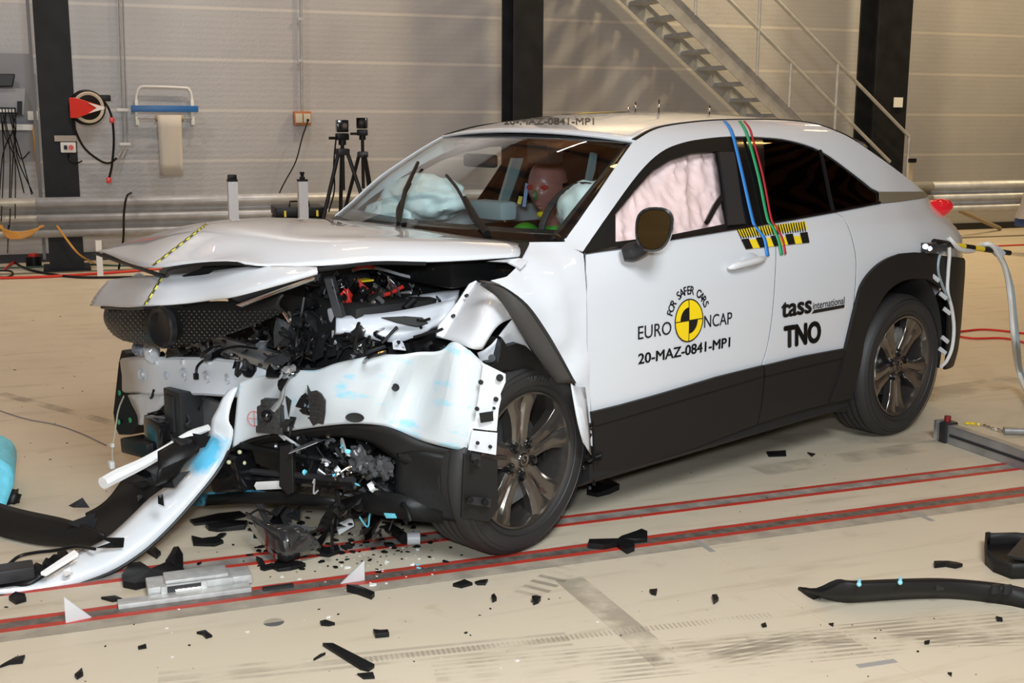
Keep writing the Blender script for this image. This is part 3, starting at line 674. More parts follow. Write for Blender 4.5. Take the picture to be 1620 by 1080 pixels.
# front frame: closed outline round the opening, split in three strips so that the opening stays open
cut = [p for p in WIN_TOP if p[0] < 1160]
WFM = mat('frame_black', (.010, .0095, .009), .5, spec=.18)
panel('window_frame', cut+[(1160, 217), (1166, 240), (1132, 240), (1093, 243), (1059, 254), (1032, 270), (1003, 302), (983, 327), (972, 339), (972, 383), (1060, 372), (1149, 354), (1149, 364), (1060, 380), (924, 402)], WFM, off=-.004, mirror=True)
panel('door_pillar_trim', [(1131, 240), (1166, 240), (1160, 216), (1205, 217), (1212, 354), (1149, 364)], GLS, off=-.006, mirror=True)
panel('window_seal', [(1136, 241), (1160, 241), (1178, 355), (1152, 357), (1146, 304)], DGREY, off=.004, th=.012, mirror=False)
rg = panel('rear_window', [(1204, 218)]+[p for p in WIN_TOP if p[0] > 1206]+[(1388, 319), (1325, 332), (1211, 352)], TINT, off=-.008, th=.004, mirror=True)
panel('window_blanking', [(1204, 218)]+[p for p in WIN_TOP if p[0] > 1206]+[(1388, 319), (1325, 332), (1211, 352)], BLKM, off=-.05, th=.004, mirror=True)
panel('belt_molding', [(1392, 319)]+[(a, b-1.5) for a, b in BELT[1:]]+[(a, b+2) for a, b in BELT[::-1][:-1]]+[(1392, 323)], GLS, off=.006, th=.012, mirror=True)
panel('quarter_glass_divider', [(1296, 237), (1299, 238), (1320, 334), (1317, 335)], BLK, off=0, th=.01)
# inner skins so that panel gaps look onto something
for s in (-1, 1): MB().box((1.15, s*.80, .62), (2.0, .05, .72)).build('inner_door_skin', BLKM, car, smooth=False)
# cladding
panel('door_cladding', [(935, 651.5), (980, 640.5), (1050, 621), (1135, 595.5), (1205, 578), (1206, 594), (1050, 640), (938, 673)], CLAD, off=.020, th=.014, mirror=True)
panel('door_cladding', [(937, 672), (1050, 639), (1206, 593), (1203, 625), (1195, 670), (1100, 706), (935, 757)], CLAD, off=.008, th=.014, mirror=True)
panel('door_cladding', [(1208, 578), (1270, 563), (1335, 551), (1331, 565), (1209, 594)], CLAD, off=.020, th=.014, mirror=True)
panel('door_cladding', [(1209, 593), (1331, 564), (1318, 608), (1309, 637), (1255, 651), (1197, 669), (1206, 624)], CLAD, off=.008, th=.014, mirror=True)
MB().prism([(2.12, .78, .15), (.42, .78, .17), (.42, .86, .21), (2.12, .86, .20)], (0, 0, 1), .06).build('sill', BLKM, car)
MB().prism([(2.12, -.86, .20), (.42, -.86, .21), (.42, -.78, .17), (2.12, -.78, .15)], (0, 0, 1), .06).build('sill', BLKM, car)
arch_out = c2([(1311, 636), (1328, 590), (1337, 549), (1345, 515), (1353, 482), (1362, 451), (1377, 429), (1397, 412), (1421, 402), (1446, 400), (1481, 402)], 3)
arch_in = c2([(1484, 452), (1466, 442), (1448, 440.5), (1427, 444), (1404, 459), (1386, 486), (1368, 527), (1359, 578), (1346, 629)], 3)
panel('wheel_arch_trim', arch_out+[('w', -.36, .74), ('w', -.40, .66)]+arch_in[3:], CLAD, off=.014, th=.016, mirror=True)
panel('rear_bumper', [(1482, 403), ('w', -.62, .815), ('w', -.74, .77), ('w', -.81, .68), ('w', -.86, .50), ('w', -.84, .30), ('w', -.70, .24), ('w', -.46, .26), ('w', -.43, .40), ('w', -.41, .55), ('w', -.38, .70)], CLAD, off=.012, th=.012, mirror=True, res=.04)
MB().prism([S(1302, 640), S(1340, 628), S(1343, 651), S(1306, 653)], (0, -1, 0), .12).build('mud_flap', CLAD, car, bev=.006)
# door handle
hp = S(1184, 419)
MB().blob((hp.x-.01, Yb(hp.x, hp.z)-.012, hp.z+.0), (.085, .02, .05)).build('handle_recess', mat('recess_shade_paint', (.56, .59, .63), .4, coat=1.), fd)  # darker copy of the car paint, shade of the hollow in its colour
MB().tube(cr([S(1152, 424, .018), S(1165, 420, .032), S(1185, 415, .036), S(1200, 411, .032), S(1211, 408, .02)], 4), [.006, .010, .013, .0145, .015, .015, .015, .015, .015, .015, .015, .015, .015, .014, .012, .010, .008][:17], 10).build('door_handle', PAINT, fd)
# mirror
def door_mirror():
    fw = Vector((.80, .60, .10)).normalized(); sd = Vector((0, 0, 1)).cross(fw).normalized(); up = fw.cross(sd)   # folded forward: the glass looks ahead and outwards
    c = Ky(1034, 363, .98)
    def outline(kx, kz, d, n=32, lean=.25):
        out = []
        for k in range(n):
            a = 2*pi*k/n; sx = abs(cos(a))**.75*(1 if cos(a) > 0 else -1); sz = abs(sin(a))**.75*(1 if sin(a) > 0 else -1)
            out.append(c+sd*(kx*sx*(1+.12*sz)+lean*kz*sz*.30)+up*kz*sz-fw*d)
        return out
    rows = [outline(.058, .072, -.004)+[], outline(.066, .080, .0), outline(.068, .082, .02), outline(.060, .076, .05), outline(.042, .058, .075), outline(.012, .02, .088)]
    b = MB().grid([r+[r[0]] for r in rows]); b.add(rows[-1], [tuple(range(32))])
    t = b.build('door_mirror', mat('mirror_shell', (.02, .022, .025), .2, coat=1.), car)
    MB().tube(cr([Ky(985, 402, .86), Ky(1003, 397, .89), Ky(1022, 388, .94)], 4), [.026, .030, .034, .036, .036, .034, .032, .03, .024], 12).build('mirror_foot', DGREY, t)
    MB().prism(outline(.056, .070, .004), fw, .006).build('mirror_glass', mat('mirror_gold_reflection', (.85, .70, .38), .03, metal=1), t, smooth=False)  # gold tint puts the hall's reflection into the glass colour
door_mirror()
# ---- roof
rt = [S(u, v) for u, v in c2([(1003, 222), (1030, 207), (1060, 199), (1120, 192), (1180, 190), (1240, 191), (1290, 197), (1330, 211), (1350, 221)], 4)]
zc = spl([-.2, .0, .2, .5, .9, 1.2, 1.4, 1.55, 1.62, 1.7], [1.40, 1.445, 1.487, 1.524, 1.540, 1.532, 1.507, 1.478, 1.462, 1.445])
_re = sorted([(p.x, p.y, p.z) for p in rt]); rx = [p[0] for p in _re]
def edge_at(x): return np.interp(x, rx, [p[1] for p in _re]), np.interp(x, rx, [p[2] for p in _re])
XR0, XR1 = rx[0], rx[-1]
def roofz(x, y):
    ye, ze = edge_at(x); c = max(zc(x), ze+.012); return ze+(c-ze)*(1-abs(min(abs(y)/ye, 1))**2.2)
rows = []
for x in np.linspace(XR1, XR0, 40):
    bow = .055*(1-sstep(0, .5, XR1-x))
    ye, ze = edge_at(x); rows.append([(x+bow*(1-(t*t)), t*(ye-.002), roofz(x, t*ye)) for t in np.linspace(-1, 1, 25)])
roof = MB().grid(rows).build('roof', PAINT, car, sol=.004)
for s in (1, -1):
    MB().tube([(p[0], s*(p[1]-.004), p[2]-.001) for p in _re], .009, 6).build('roof_ditch_strip', BLK, car)
MB().tube([(XR1+.055*(1-t*t)+.004, t*edge_at(XR1)[0], roofz(XR1, t*edge_at(XR1)[0])-.004) for t in np.linspace(-1, 1, 15)], .007, 6).build('header_edge', PAINT, car)
# spoiler and tailgate
yr_, zr_ = edge_at(XR0)
sp = []
for x, dz, k in ((XR0+.03, .0, 1.0), (XR0-.03, -.003, 1.0), (XR0-.10, -.015, .985), (XR0-.16, -.035, .96), (XR0-.155, -.055, .95), (XR0-.06, -.06, .95)):
    sp.append([(x-.03*(1-t*t), t*yr_*k*(1.0), roofz(XR0, t*yr_)+dz+.012-.016*(abs(t)**6)) for t in np.linspace(-1, 1, 21)])
MB().grid(sp).build('roof_spoiler', mat('spoiler_brown_black', (.035, .028, .024), .15, coat=1.), car, sol=.012)
tg = []
for x, z, y in ((XR0-.05, 1.385, .58), (-.30, 1.25, .62), (-.52, 1.13, .64), (-.62, 1.08, .64), (-.78, 1.03, .60), (-.87, .95, .57), (-.89, .80, .57), (-.90, .6, .57), (-.9, .35, .57)):
    tg.append([(x-.06*(1-t*t)+(.02 if z > 1.1 else .04)*t**4, t*y, z+.02*(1-t*t)) for t in np.linspace(-1, 1, 19)])
MB().grid(tg).build('tailgate', PAINT, car, sol=.01)
tgg = []
for x, z, y in ((XR0-.08, 1.375, .50), (-.28, 1.265, .53), (-.50, 1.15, .55)): tgg.append([(x-.066*(1-t*t)-.008, t*y, z+.03*(1-t*t)+.006) for t in np.linspace(-1, 1, 15)])
MB().grid(tgg).build('rear_screen', GLS, car, sol=.006)
TL = mat('tail_lamp_red', (.50, .01, .015), .12, coat=1., emit=(1, .02, .05, .25))
for s in (1, -1):
    b = MB(); cpt = S(1478, 329)
    R = Euler((0, radians(14), radians(-32)*1)).to_matrix() if s > 0 else Euler((0, radians(14), radians(32))).to_matrix()
    c = Ky(1479, 331, .655); b.blob((c.x, s*c.y, c.z), (.10, .055, .052), R, n=14)
    l = b.build('tail_lamp', TL, car)
# ---- windscreen
def ws(s, t, off=0.):                                              # s 0 header .. 1 cowl, t -1 .. 1
    a = ws_edge(s); bow = .055*(1-s)+.13*s
    x = a.x+bow*(1-t*t); z = a.z+(.018*(1-s)-.008*s)*(1-t*t); y = t*a.y
    n = Vector((.65, 0, .76)); return Vector((x, y, z))+n*off
_we = [S(u, v, -.006) for u, v in RAILTOP[:10]][::-1]               # header corner down to the cowl corner
_we = [p for p in _we if p.y > .4]
_wl = [0]
for a, b in zip(_we, _we[1:]): _wl.append(_wl[-1]+(b-a).length)
def ws_edge(s):
    d = s*_wl[-1]; return Vector((np.interp(d, _wl, [p.x for p in _we]), np.interp(d, _wl, [p.y for p in _we]), np.interp(d, _wl, [p.z for p in _we])))
MB().grid([[ws(s, t) for t in np.linspace(-1, 1, 31)] for s in np.linspace(0, 1.0, 21)]).build('windscreen', WSG, car)
fr = MB()
for s0, s1, t0, t1 in ((0, .045, -1, 1), (.90, 1.06, -1, 1)):
    fr.grid([[ws(min(s, 1), t, -.004)+Vector((max(0, s-1)*.5, 0, -max(0, s-1)*.4)) for t in np.linspace(t0, t1, 31)] for s in np.linspace(s0, s1, 4)])
for sg in (-1, 1): fr.grid([[ws(s, sg*t, -.004) for t in np.linspace(.955-.05*s, 1, 3)] for s in np.linspace(0, 1, 15)])
fr.build('windscreen_surround', GLS, car, sol=.002)
# right-hand pillar base and cowl
MB().grid([[ws(1, t, o)+Vector((dx, 0, dz)) for t in np.linspace(-1, 1, 21)] for o, dx, dz in ((-.004, .0, 0), (0, .06, -.03), (0, .12, -.05), (0, .13, -.18))]).build('cowl_panel', BLK, car, sol=.004)
# wipers
MB().tube(cr([ws(.99, .52, .02), ws(.86, .50, .035), ws(.72, .42, .03)], 5), .011, 8).tube(cr([ws(.98, .52, .02), ws(.75, .41, .03), ws(.48, .28, .025)], 4), .007, 6).build('wiper', BLK, car)
def wiper(pts, r=.008): return MB().tube(cr(pts, 4), r, 6).build('wiper', BLK, car)
def onws(u, v, off=.02):                                           # sight line meets the windscreen
    best = None
    for s in np.linspace(0, 1.05, 64):
        for t in np.linspace(-1, 1, 81):
            p = ws(min(s, 1), t, off); q = pj(p)
            d = (q[0]-u)**2+(q[1]-v)**2
            if best is None or d < best[0]: best = (d, p)
    return best[1]
def towld(p): return np.array([Q[0]+p[0]*CA-p[1]*SA, Q[1]+p[0]*SA+p[1]*CA, p[2]])
def pj(p):
    d = towld(p)-C0; z = d @ CF; return 810+FPX*(d @ CR)/z, 540-FPX*(d @ CU)/z
bpy.data.objects.remove(bpy.data.objects['wiper'])
w1 = wiper([onws(770, 372), onws(748, 343), onws(735, 318), onws(722, 298), onws(705, 278)], .007)
MB().tube([onws(772, 374), onws(752, 346), onws(734, 312)], [.015, .012, .009], 8).build('wiper_arm', BLK, w1)
w2 = wiper([onws(629, 355), onws(630, 330), onws(640, 310), onws(650, 290)], .006)
MB().tube([onws(629, 355), onws(640, 300), onws(661, 258)], [.010, .010, .008], 8).build('wiper_arm', BLK, w2)
# ---- bonnet (buckled upwards at mid length)
def G(rows, m, name, parent=car, sub=2, sol=.004, n=1, jit=0., seed=0):
    R_ = [[Vector(p) for p in r] for r in rows]
    if jit:
        rnd = random.Random(seed)
        for r in R_:
            for p in r[1:-1]: p += Vector((rnd.gauss(0, jit), rnd.gauss(0, jit), rnd.gauss(0, jit)))
    o = MB().grid(R_).build(name, m, parent, sub=0, fix=True)
    if sub: q = o.modifiers.new('sub', 'SUBSURF'); q.levels = q.render_levels = sub; q.boundary_smooth = 'PRESERVE_CORNERS'
    q = o.modifiers.new('sol', 'SOLIDIFY'); q.thickness = sol; q.offset = 0
    return o
bon = [
 [(2.30, -.74, 1.00), (2.28, -.70, 1.06), (2.30, -.5, 1.075), (2.33, -.25, 1.085), (2.345, 0, 1.085), (2.33, .25, 1.08), (2.31, .50, 1.07), Ky(833, 384, .70), Ky(822, 406, .75)],
 [(2.50, -.76, 1.00), (2.48, -.72, 1.075), (2.48, -.5, 1.095), (2.48, -.25, 1.10), (2.48, 0, 1.10), (2.48, .25, 1.10), (2.48, .46, 1.085), Ky(745, 379, .66), Ky(755, 411, .73)],
 [(2.72, -.77, 1.00), (2.70, -.73, 1.08), (2.70, -.5, 1.11), (2.70, -.25, 1.118), (2.70, 0, 1.12), (2.70, .25, 1.115), (2.72, .42, 1.10), Ky(650, 377, .62), Ky(673, 415, .69)],
 [(2.94, -.77, .99), (2.92, -.73, 1.075), (2.93, -.5, 1.10), (2.93, -.25, 1.13), (2.94, 0, 1.135), (2.95, .22, 1.12), (2.96, .36, 1.105), Ky(545, 377, .52), Ky(590, 413, .65)],
 [(3.10, -.77, .98), (3.06, -.72, 1.04), Ky(255, 368, -.5), Ky(290, 358, -.22), Ky(330, 352, 0), Ky(378, 362, .18), Ky(430, 373, .32), Ky(475, 390, .45), Ky(512, 420, .60)],
 [(3.22, -.80, .975), (3.16, -.74, 1.02), Ky(228, 383, -.48), Ky(250, 378, -.25), Ky(288, 382, 0), Ky(335, 388, .17), Ky(380, 394, .28), Ky(420, 404, .40), Ky(451, 422, .50)],
 [Ky(150, 399, -.80), Ky(158, 396, -.74), Ky(187, 408, -.45), Ky(210, 418, -.2), Ky(236, 425, 0), Ky(275, 420, .12), Ky(315, 417, .22), Ky(358, 413, .34), Ky(405, 419, .44)]]
bonnet = G(bon, PAINT, 'bonnet', sub=2, sol=.006)
# underside lip of the bonnet
lip = [p for p in [Ky(150, 400, -.80), Ky(190, 414, -.5), Ky(235, 429, -.03), Ky(262, 436, .03), Ky(275, 424, .12), Ky(358, 416, .34), Ky(451, 425, .50), Ky(500, 427, .60), Ky(590, 416, .65), Ky(673, 417, .69)]]
MB().tube(cr(lip, 4), .007, 6).build('bonnet_seal', BLK, bonnet)
# front panel with the bonnet edge folded over the grille
nose = [[Ky(173, 444, -.62), Ky(195, 440, -.5), Ky(228, 438, -.2), Ky(259, 437, 0), Ky(320, 432, .12), Ky(360, 427, .28), Ky(407, 421, .42), Ky(455, 422, .53), Ky(502, 425, .63)],
        [Ky(160, 458, -.69), Ky(188, 455, -.5), Ky(218, 455, -.2), Ky(250, 452, 0), Ky(306, 452, .14), Ky(352, 449, .30), Ky(390, 447, .41), Ky(442, 437, .54), Ky(502, 427, .64)],
        [Ky(149, 473, -.75), Ky(177, 474, -.5), Ky(212, 475, -.2), Ky(236, 474, 0), Ky(297, 470, .15), Ky(347, 463, .31), Ky(368, 464, .38), Ky(432, 447, .54), Ky(502, 429.5, .65)],
        [Ky(144, 484, -.77), Ky(172, 486, -.5), Ky(207, 487, -.2), Ky(229, 485, 0), Ky(295, 481, .14), Ky(347, 471, .29), Ky(362, 473, .36), Ky(430, 453, .53), Ky(502, 431.5, .64)]]
nose_o = G(nose, PAINT, 'front_panel', sub=2, sol=.012)
MB().tube([Ky(161, 486, -.58), Ky(207, 489, -.2), Ky(229, 487, 0), Ky(290, 484, .12)], .006, 6).build('panel_lip', BLK, nose_o)
MB().prism([Ky(366, 472, .37), Ky(500, 433, .62), Ky(503, 436, .62), Ky(500, 444, .60), Ky(385, 480, .38)], (-.3, -.2, 0), .02).build('grille_top_strip', DGREY, nose_o)
MB().prism([Ky(376, 483, .37), Ky(498, 438, .60), Ky(501, 440, .60), Ky(500, 443, .60), Ky(384, 486, .37)], (.3, .2, .1), .014).build('chrome_strip', CHR, nose_o)
MB().prism([Ky(197, 446, -.45), Ky(219, 430, -.3), Ky(232, 438, -.2), Ky(233, 446, -.25)], (-.4, 0, -.3), .02).build('torn_edge', PAINT, nose_o)
MB().prism([Ky(287, 436, .08), Ky(320, 424, .15), Ky(380, 419, .3), Ky(440, 424, .42), Ky(408, 428, .38), Ky(330, 438, .16)], (-.5, 0, -.3), .03).build('latch_panel', BLK, nose_o)
# measuring tape on the centre line
CHK = stripes('checker_tape', (.80, .72, .08), (.03, .03, .02), 1.0)
def tape(name, pts, wd_px, m, parent, wdir, ncell):
    P = [Vector(p) for p in pts]; vs = []; uv = []; L_ = 0
    for i, p in enumerate(P):
        if i: L_ += (p-P[i-1]).length
        for k, sgn in enumerate((-1, 1)): vs.append(p+Vector(wdir)*sgn*wd_px/2); uv.append((L_*ncell, k*2))
    b = MB(); b.v = [tuple(v) for v in vs]; b.f = [(2*i, 2*i+1, 2*i+3, 2*i+2) for i in range(len(P)-1)]
    return b.build(name, m, parent, uv=uv, sol=.001)
dep = bpy.context.evaluated_depsgraph_get()
from mathutils.bvhtree import BVHTree
def bvh(o):
    bpy.context.view_layer.update(); d = bpy.context.evaluated_depsgraph_get(); e = o.evaluated_get(d); me = e.to_mesh()
    t = BVHTree.FromPolygons([v.co.copy() for v in me.vertices], [tuple(p.vertices) for p in me.polygons]); e.to_mesh_clear(); return t
def hit(t, u, v, off=.003):
    r = ray(u, v); rc = Vector((r[0]*CA+r[1]*SA, -r[0]*SA+r[1]*CA, r[2])).normalized()
    p, n, i, d = t.ray_cast(Vector(CC), rc)
    if p is None: return None
    if n.dot(rc) > 0: n = -n
    return p+n*off
tb = bvh(bonnet); tn = bvh(nose_o)
def tape_on(tr, uvs, wd, ncell, parent):
    pts = [hit(tr, u, v) for u, v in uvs]; pts = [p for p in pts if p is not None]
    if len(pts) > 1: return tape('measuring_tape', pts, wd, CHK, parent, (0, 1, 0), ncell)
tape_on(tb, [(327-(327-237)*k/16, 355+(425-355)*k/16) for k in range(17)], .018, 60, bonnet)
tape_on(tn, [(257-(257-230)*k/8, 439+(483-439)*k/8) for k in range(9)], .018, 60, nose_o)
# ---- grille with its badge
gl_top = [Ky(168, 487, -.60), Ky(195, 489, -.35), Ky(229, 487, -.02), Ky(260, 485, .05), Ky(295, 483, .12), Ky(347, 473, .27), Ky(385, 481, .34), Ky(420, 475, .42), Ky(449, 466, .50)]
gl_bot = [Ky(180, 527, -.52), Ky(193, 539, -.36), Ky(240, 545, -.08), Ky(262, 549, .0), Ky(290, 547, .08), Ky(330, 537, .18), Ky(364, 527, .25), Ky(405, 511, .36), Ky(449, 492, .48)]
gr = [[a.lerp(b, k/4)+Vector((.02*sin(pi*k/4), 0, 0)) for a, b in zip(gl_top, gl_bot)] for k in range(5)]
GRM = mat('grille_plastic', (.006, .006, .006), .4, spec=.3)
grille = G(gr, GRM, 'grille', sub=2, sol=.01)
tgr = bvh(grille); gm = MB(); rnd = random.Random(3)
for r_ in range(13):
    for c_ in range(34):
        u = 172+c_*8+(4 if r_ % 2 else 0); v = 492+r_*4.6
        if (u-258)**2/31**2+(v-517)**2/36**2 < 1 or u > 445: continue
        p = hit(tgr, u, v, .002)
        if p is None: continue
        big = (296 < u < 378 and 488 < v < 532) or (188 < u < 228 and 492 < v < 528)
        gm.box(p, (.004, .013 if big else .010, .005 if big else .003), Euler((0, .5, radians(-30))).to_matrix())
gm.build('grille_mesh', mat('mesh_gloss', (.03, .03, .031), .15, coat=1.), grille, smooth=False)['kind'] = 'stuff'
bc = hit(tgr, 258, 516, .004)
bd = thing_ = MB().lathe([(0, .004), (.045, .004), (.056, .010), (.062, .014), (.068, .008), (.070, -.01)], 36, Matrix.Translation(bc+Vector((.0, 0, 0))) @ Matrix.Rotation(radians(-80), 4, 'Z') @ Matrix.Scale(1.1, 4, (0, 0, 1)))
bdg = bd.build('badge', mat('badge_black', (.008, .008, .009), .3, spec=.4), grille)
# ---- wheels
def wheel(name_kind, loc, rz=0., ry=0., lean=0., flip=False, spoke0=90, label=None):
    t = bpy.data.objects.new('wheel', None); COL.objects.link(t); t.parent = car; t.location = loc; t.rotation_euler = (radians(lean), 0, radians(rz)+(pi if flip else 0))
    pr = [(.243, .095), (.250, .104), (.268, .112), (.295, .117), (.318, .112), (.332, .100), (.340, .084)]
    for y in (.060, .026, -.010, -.046, -.080): pr += [(.3445, y+.012), (.3445, y), (.335, y-.001), (.335, y-.008), (.3445, y-.009)]
    pr += [(.340, -.098), (.330, -.110), (.295, -.117), (.250, -.104), (.243, -.095)]
    MB().lathe(pr, 72).build('tyre', RUB, t)
    for rr in (.262, .306, .326): MB().lathe([(rr, .1135 if rr < .3 else .114), (rr+.002, .1165 if rr < .32 else .1085)], 72).build('sidewall_ring', RUB, t)
    RM = BRZ
    MB().lathe([(.246, .10), (.243, .106), (.236, .104), (.230, .085), (.222, .06), (.215, .0), (.212, -.08), (.235, -.10), (.243, -.1)], 72).build('rim_barrel', RM, t)
    sb = MB()
    for k in range(5):
        a = radians(spoke0+72*k); cs, sn = cos(a), sin(a)
        st = [(.035, .032, .078, .0), (.075, .042, .082, .006), (.12, .045, .085, .014), (.165, .056, .088, .018), (.205, .078, .092, .014), (.233, .098, .097, .003)]
        rows = []
        for r, wd, y, gdep in st:
            row = []
            for q, yy in ((-1, y-.045), (-1, y-.010), (-.72, y), (-.18, y-.002), (0, y-gdep), (.18, y-.002), (.72, y), (1, y-.010), (1, y-.045)):
                row.append((r*cs-q*wd*sn, yy, r*sn+q*wd*cs))
            rows.append(row)
        sb.grid(rows)
    sb.build('spokes', RM, t, bev=.002, sol=0)
    MB().lathe([(0, .09), (.030, .09), (.036, .085), (.058, .075), (.066, .05), (.07, .0)], 36).build('hub', RM, t)
    MB().lathe([(.0, .094), (.024, .094), (.028, .089)], 30).build('centre_cap', GLS, t)
    lg = MB()
    for q in (-1, 1): lg.tube(cr([(0, .096, -.003), (q*.008, .096, .006), (q*.013, .096, .010)], 3), .0018, 5)
    lg.lathe([(.0165, .095), (.019, .0955)], 24).build('cap_emblem', CHR, t)
    for k in range(5):
        a = radians(spoke0+36+72*k); c = (.062*cos(a), 0, .062*sin(a))
        MB().lathe([(.0, .098), (.009, .098), (.011, .095), (.011, .05)], 6, Matrix.Translation(c)).lathe([(.0165, .084), (.019, .087), (.0195, .05)], 16, Matrix.Translation(c)).build('lug_nut', mat('nut_dark', (.10, .10, .10), .15, metal=.9), t)
    MB().lathe([(0, .02), (.155, .02), (.155, -.005), (0, -.005)], 40).build('brake_disc', mat('brake_disc', (.18, .18, .18), .35, metal=.8), t)
    a = radians(spoke0+170)
    MB().box((.13*cos(a), .015, .13*sin(a)), (.08, .07, .16), Euler((0, -a, 0)).to_matrix(), .01).build('brake_caliper', mat('caliper', (.10, .10, .10), .4), t)
    MB().lathe([(.0, -.06), (.21, -.06)], 30).build('backing_plate', BLKM, t)
    return t
wr = wheel('w', (0, .77, .3445), spoke0=-90)
wheel('w', (0, -.77, .3445), flip=True, spoke0=-90)
wf = wheel('w', (2.455, .765, .340), rz=7, lean=-1.5, spoke0=88)
wheel('w', (2.655, -.77, .3445), flip=True, spoke0=80)
# tyre lettering
def text_mesh(s, bold=0.):
    c = bpy.data.curves.new('t', 'FONT'); c.body = s; c.size = 1; c.offset = 0; c.resolution_u = 4; c.align_x = 'LEFT'
    o = bpy.data.objects.new('t', c); COL.objects.link(o); bpy.context.view_layer.update()
    me = bpy.data.meshes.new_from_object(o.evaluated_get(bpy.context.evaluated_depsgraph_get())); bpy.data.objects.remove(o); bpy.data.curves.remove(c)
    bm = bmesh.new(); bm.from_mesh(me); bmesh.ops.triangulate(bm, faces=bm.faces[:])
    V = [v.co.copy() for v in bm.verts]; bm.verts.index_update(); Fc = [[v.index for v in f.verts] for f in bm.faces]; bm.free(); bpy.data.meshes.remove(me)
    if bold:
        n = len(V); V0 = V; F0 = Fc; V = []; Fc = []
        for k, (dx, dy) in enumerate(((0, 0), (bold, 0), (-bold, 0), (0, bold*.7), (0, -bold*.7), (bold*.7, bold*.5), (-bold*.7, -bold*.5), (bold*.7, -bold*.5), (-bold*.7, bold*.5))):
            V += [v+Vector((dx, dy, k*.00001)) for v in V0]; Fc += [[i+n*k for i in f] for f in F0]
    return V, Fc
V, Fc = text_mesh('TURANZA', .01); x0_, x1_ = min(v.x for v in V), max(v.x for v in V)
def tyre_text(a0, a1, h, r0, t):
    b = MB(); vs = []
    for v in V:
        a = radians(a0+(a1-a0)*(v.x-x0_)/(x1_-x0_)); r = r0+h*v.y; vs.append((r*cos(a), .1190-.00*abs(r-.295), r*sin(a)))
    b.add(vs, Fc).build('tyre_lettering', mat('grey_lettering', (.09, .09, .09), .6), t, sol=.002)
tyre_text(86, 112, .030, .284, wf)
# ---- lettering on the doors
INK = mat('black_vinyl', (.008, .008, .008), .4)
YV = mat('yellow_vinyl', (.86, .62, .01), .4)
def side_text(s, L_, R__, cap, name, parent, bold=0., ital=0., m=INK, off=.0065):
    V, Fc = text_mesh(s, bold); xa, xb = min(v.x for v in V), max(v.x for v in V); capf = .73
    A = S(*L_, off); B = S(*R__, off); T = S(L_[0], L_[1]-cap, off); hh = (T.z-A.z)/capf
    vs = []
    for v in V:
        f = (v.x-xa)/(xb-xa); z = A.z+(B.z-A.z)*f+v.y*hh; x = A.x+(B.x-A.x)*f-ital*v.y*hh
        vs.append((x, Yb(x, z)+off, z))
    return MB().add(vs, Fc).build(name, m, parent, smooth=False, sol=.0008)
side_text('EURO', (1009.5, 537), (1062, 528), 22, 'lettering', fd)
side_text('NCAP', (1114, 518.5), (1158, 512), 20.5, 'lettering', fd)
side_text('20-MAZ-0841-MP1', (1009.5, 576), (1155, 548), 17, 'lettering', fd, bold=.022)
CCp = S(1088, 506.5); RZ = (S(1088, 473).z-S(1088, 540).z)/2; 
def disc(r0, r1, a0, a1, m, off, name, n=24):
    rows = [[(CCp.x-r*cos(a), 0, CCp.z+r*sin(a)) for a in np.linspace(radians(a0), radians(a1), n)] for r in (r0, r1)]
    rows = [[(p[0], Yb(p[0], p[2])+off, p[2]) for p in r] for r in rows]
    return MB().grid(rows).build(name, m, fd, smooth=False, sol=.0006)
for i, (a0, a1) in enumerate(((0, 90), (180, 270))): disc(.0, RZ*.96, a0, a1, YV, .0070, 'target_quadrant')
for i, (a0, a1) in enumerate(((90, 180), (270, 360))):
    disc(.0, RZ*.62, a0, a1, INK, .0074, 'target_quadrant'); disc(.0, RZ*.96, a0, a1, YV, .0068, 'target_quadrant')
disc(RZ*.96, RZ*1.02, 0, 360, INK, .0076, 'target_ring', 60)
for d in ((1, 0), (0, 1)):
    b = MB(); rows = [[(CCp.x-(t*d[0]*RZ+q*d[1]*.004), 0, CCp.z+t*d[1]*RZ+q*d[0]*.004) for t in np.linspace(-1, 1, 9)] for q in (-.5, .5)]
    b.grid([[(p[0], Yb(p[0], p[2])+.0078, p[2]) for p in r] for r in rows]).build('target_cross', INK, fd, smooth=False)
arc = 'FOR SAFER CARS'; ang = np.linspace(160, 27, len(arc)); lt = MB()
for ch, a in zip(arc, ang):
    if ch == ' ': continue
    V, Fc = text_mesh(ch, .014); mx_ = (min(v.x for v in V)+max(v.x for v in V))/2; a = radians(a); vs = []
    for v in V:
        r = RZ*1.22+v.y*.034/.73; q = (v.x-mx_)*.030/.73
        x = CCp.x-(r*cos(a)+q*sin(a)); z = CCp.z+r*sin(a)-q*cos(a); vs.append((x, Yb(x, z)+.0065, z))
    lt.add(vs, Fc)
lt.build('lettering', INK, fd, smooth=False, sol=.0008)
side_text('tass', (1235.5, 502), (1284, 493.5), 30, 'lettering', rd, bold=.035)
side_text('international', (1286, 489), (1336, 480), 12, 'lettering', rd)
qd = [S(1284, 496, .0065), S(1335.5, 486.5, .0065), S(1336, 480.5, .0065), S(1290, 489, .0065)]
MB().prism([qd[0], qd[1], S(1336, 481.5, .0065), S(1288, 490, .0065)], (0, 1, 0), .0008).build('underline', INK, rd, smooth=False)
side_text('TNO', (1240, 549.5), (1299, 539), 34, 'lettering', rd, bold=.06, ital=-.08)
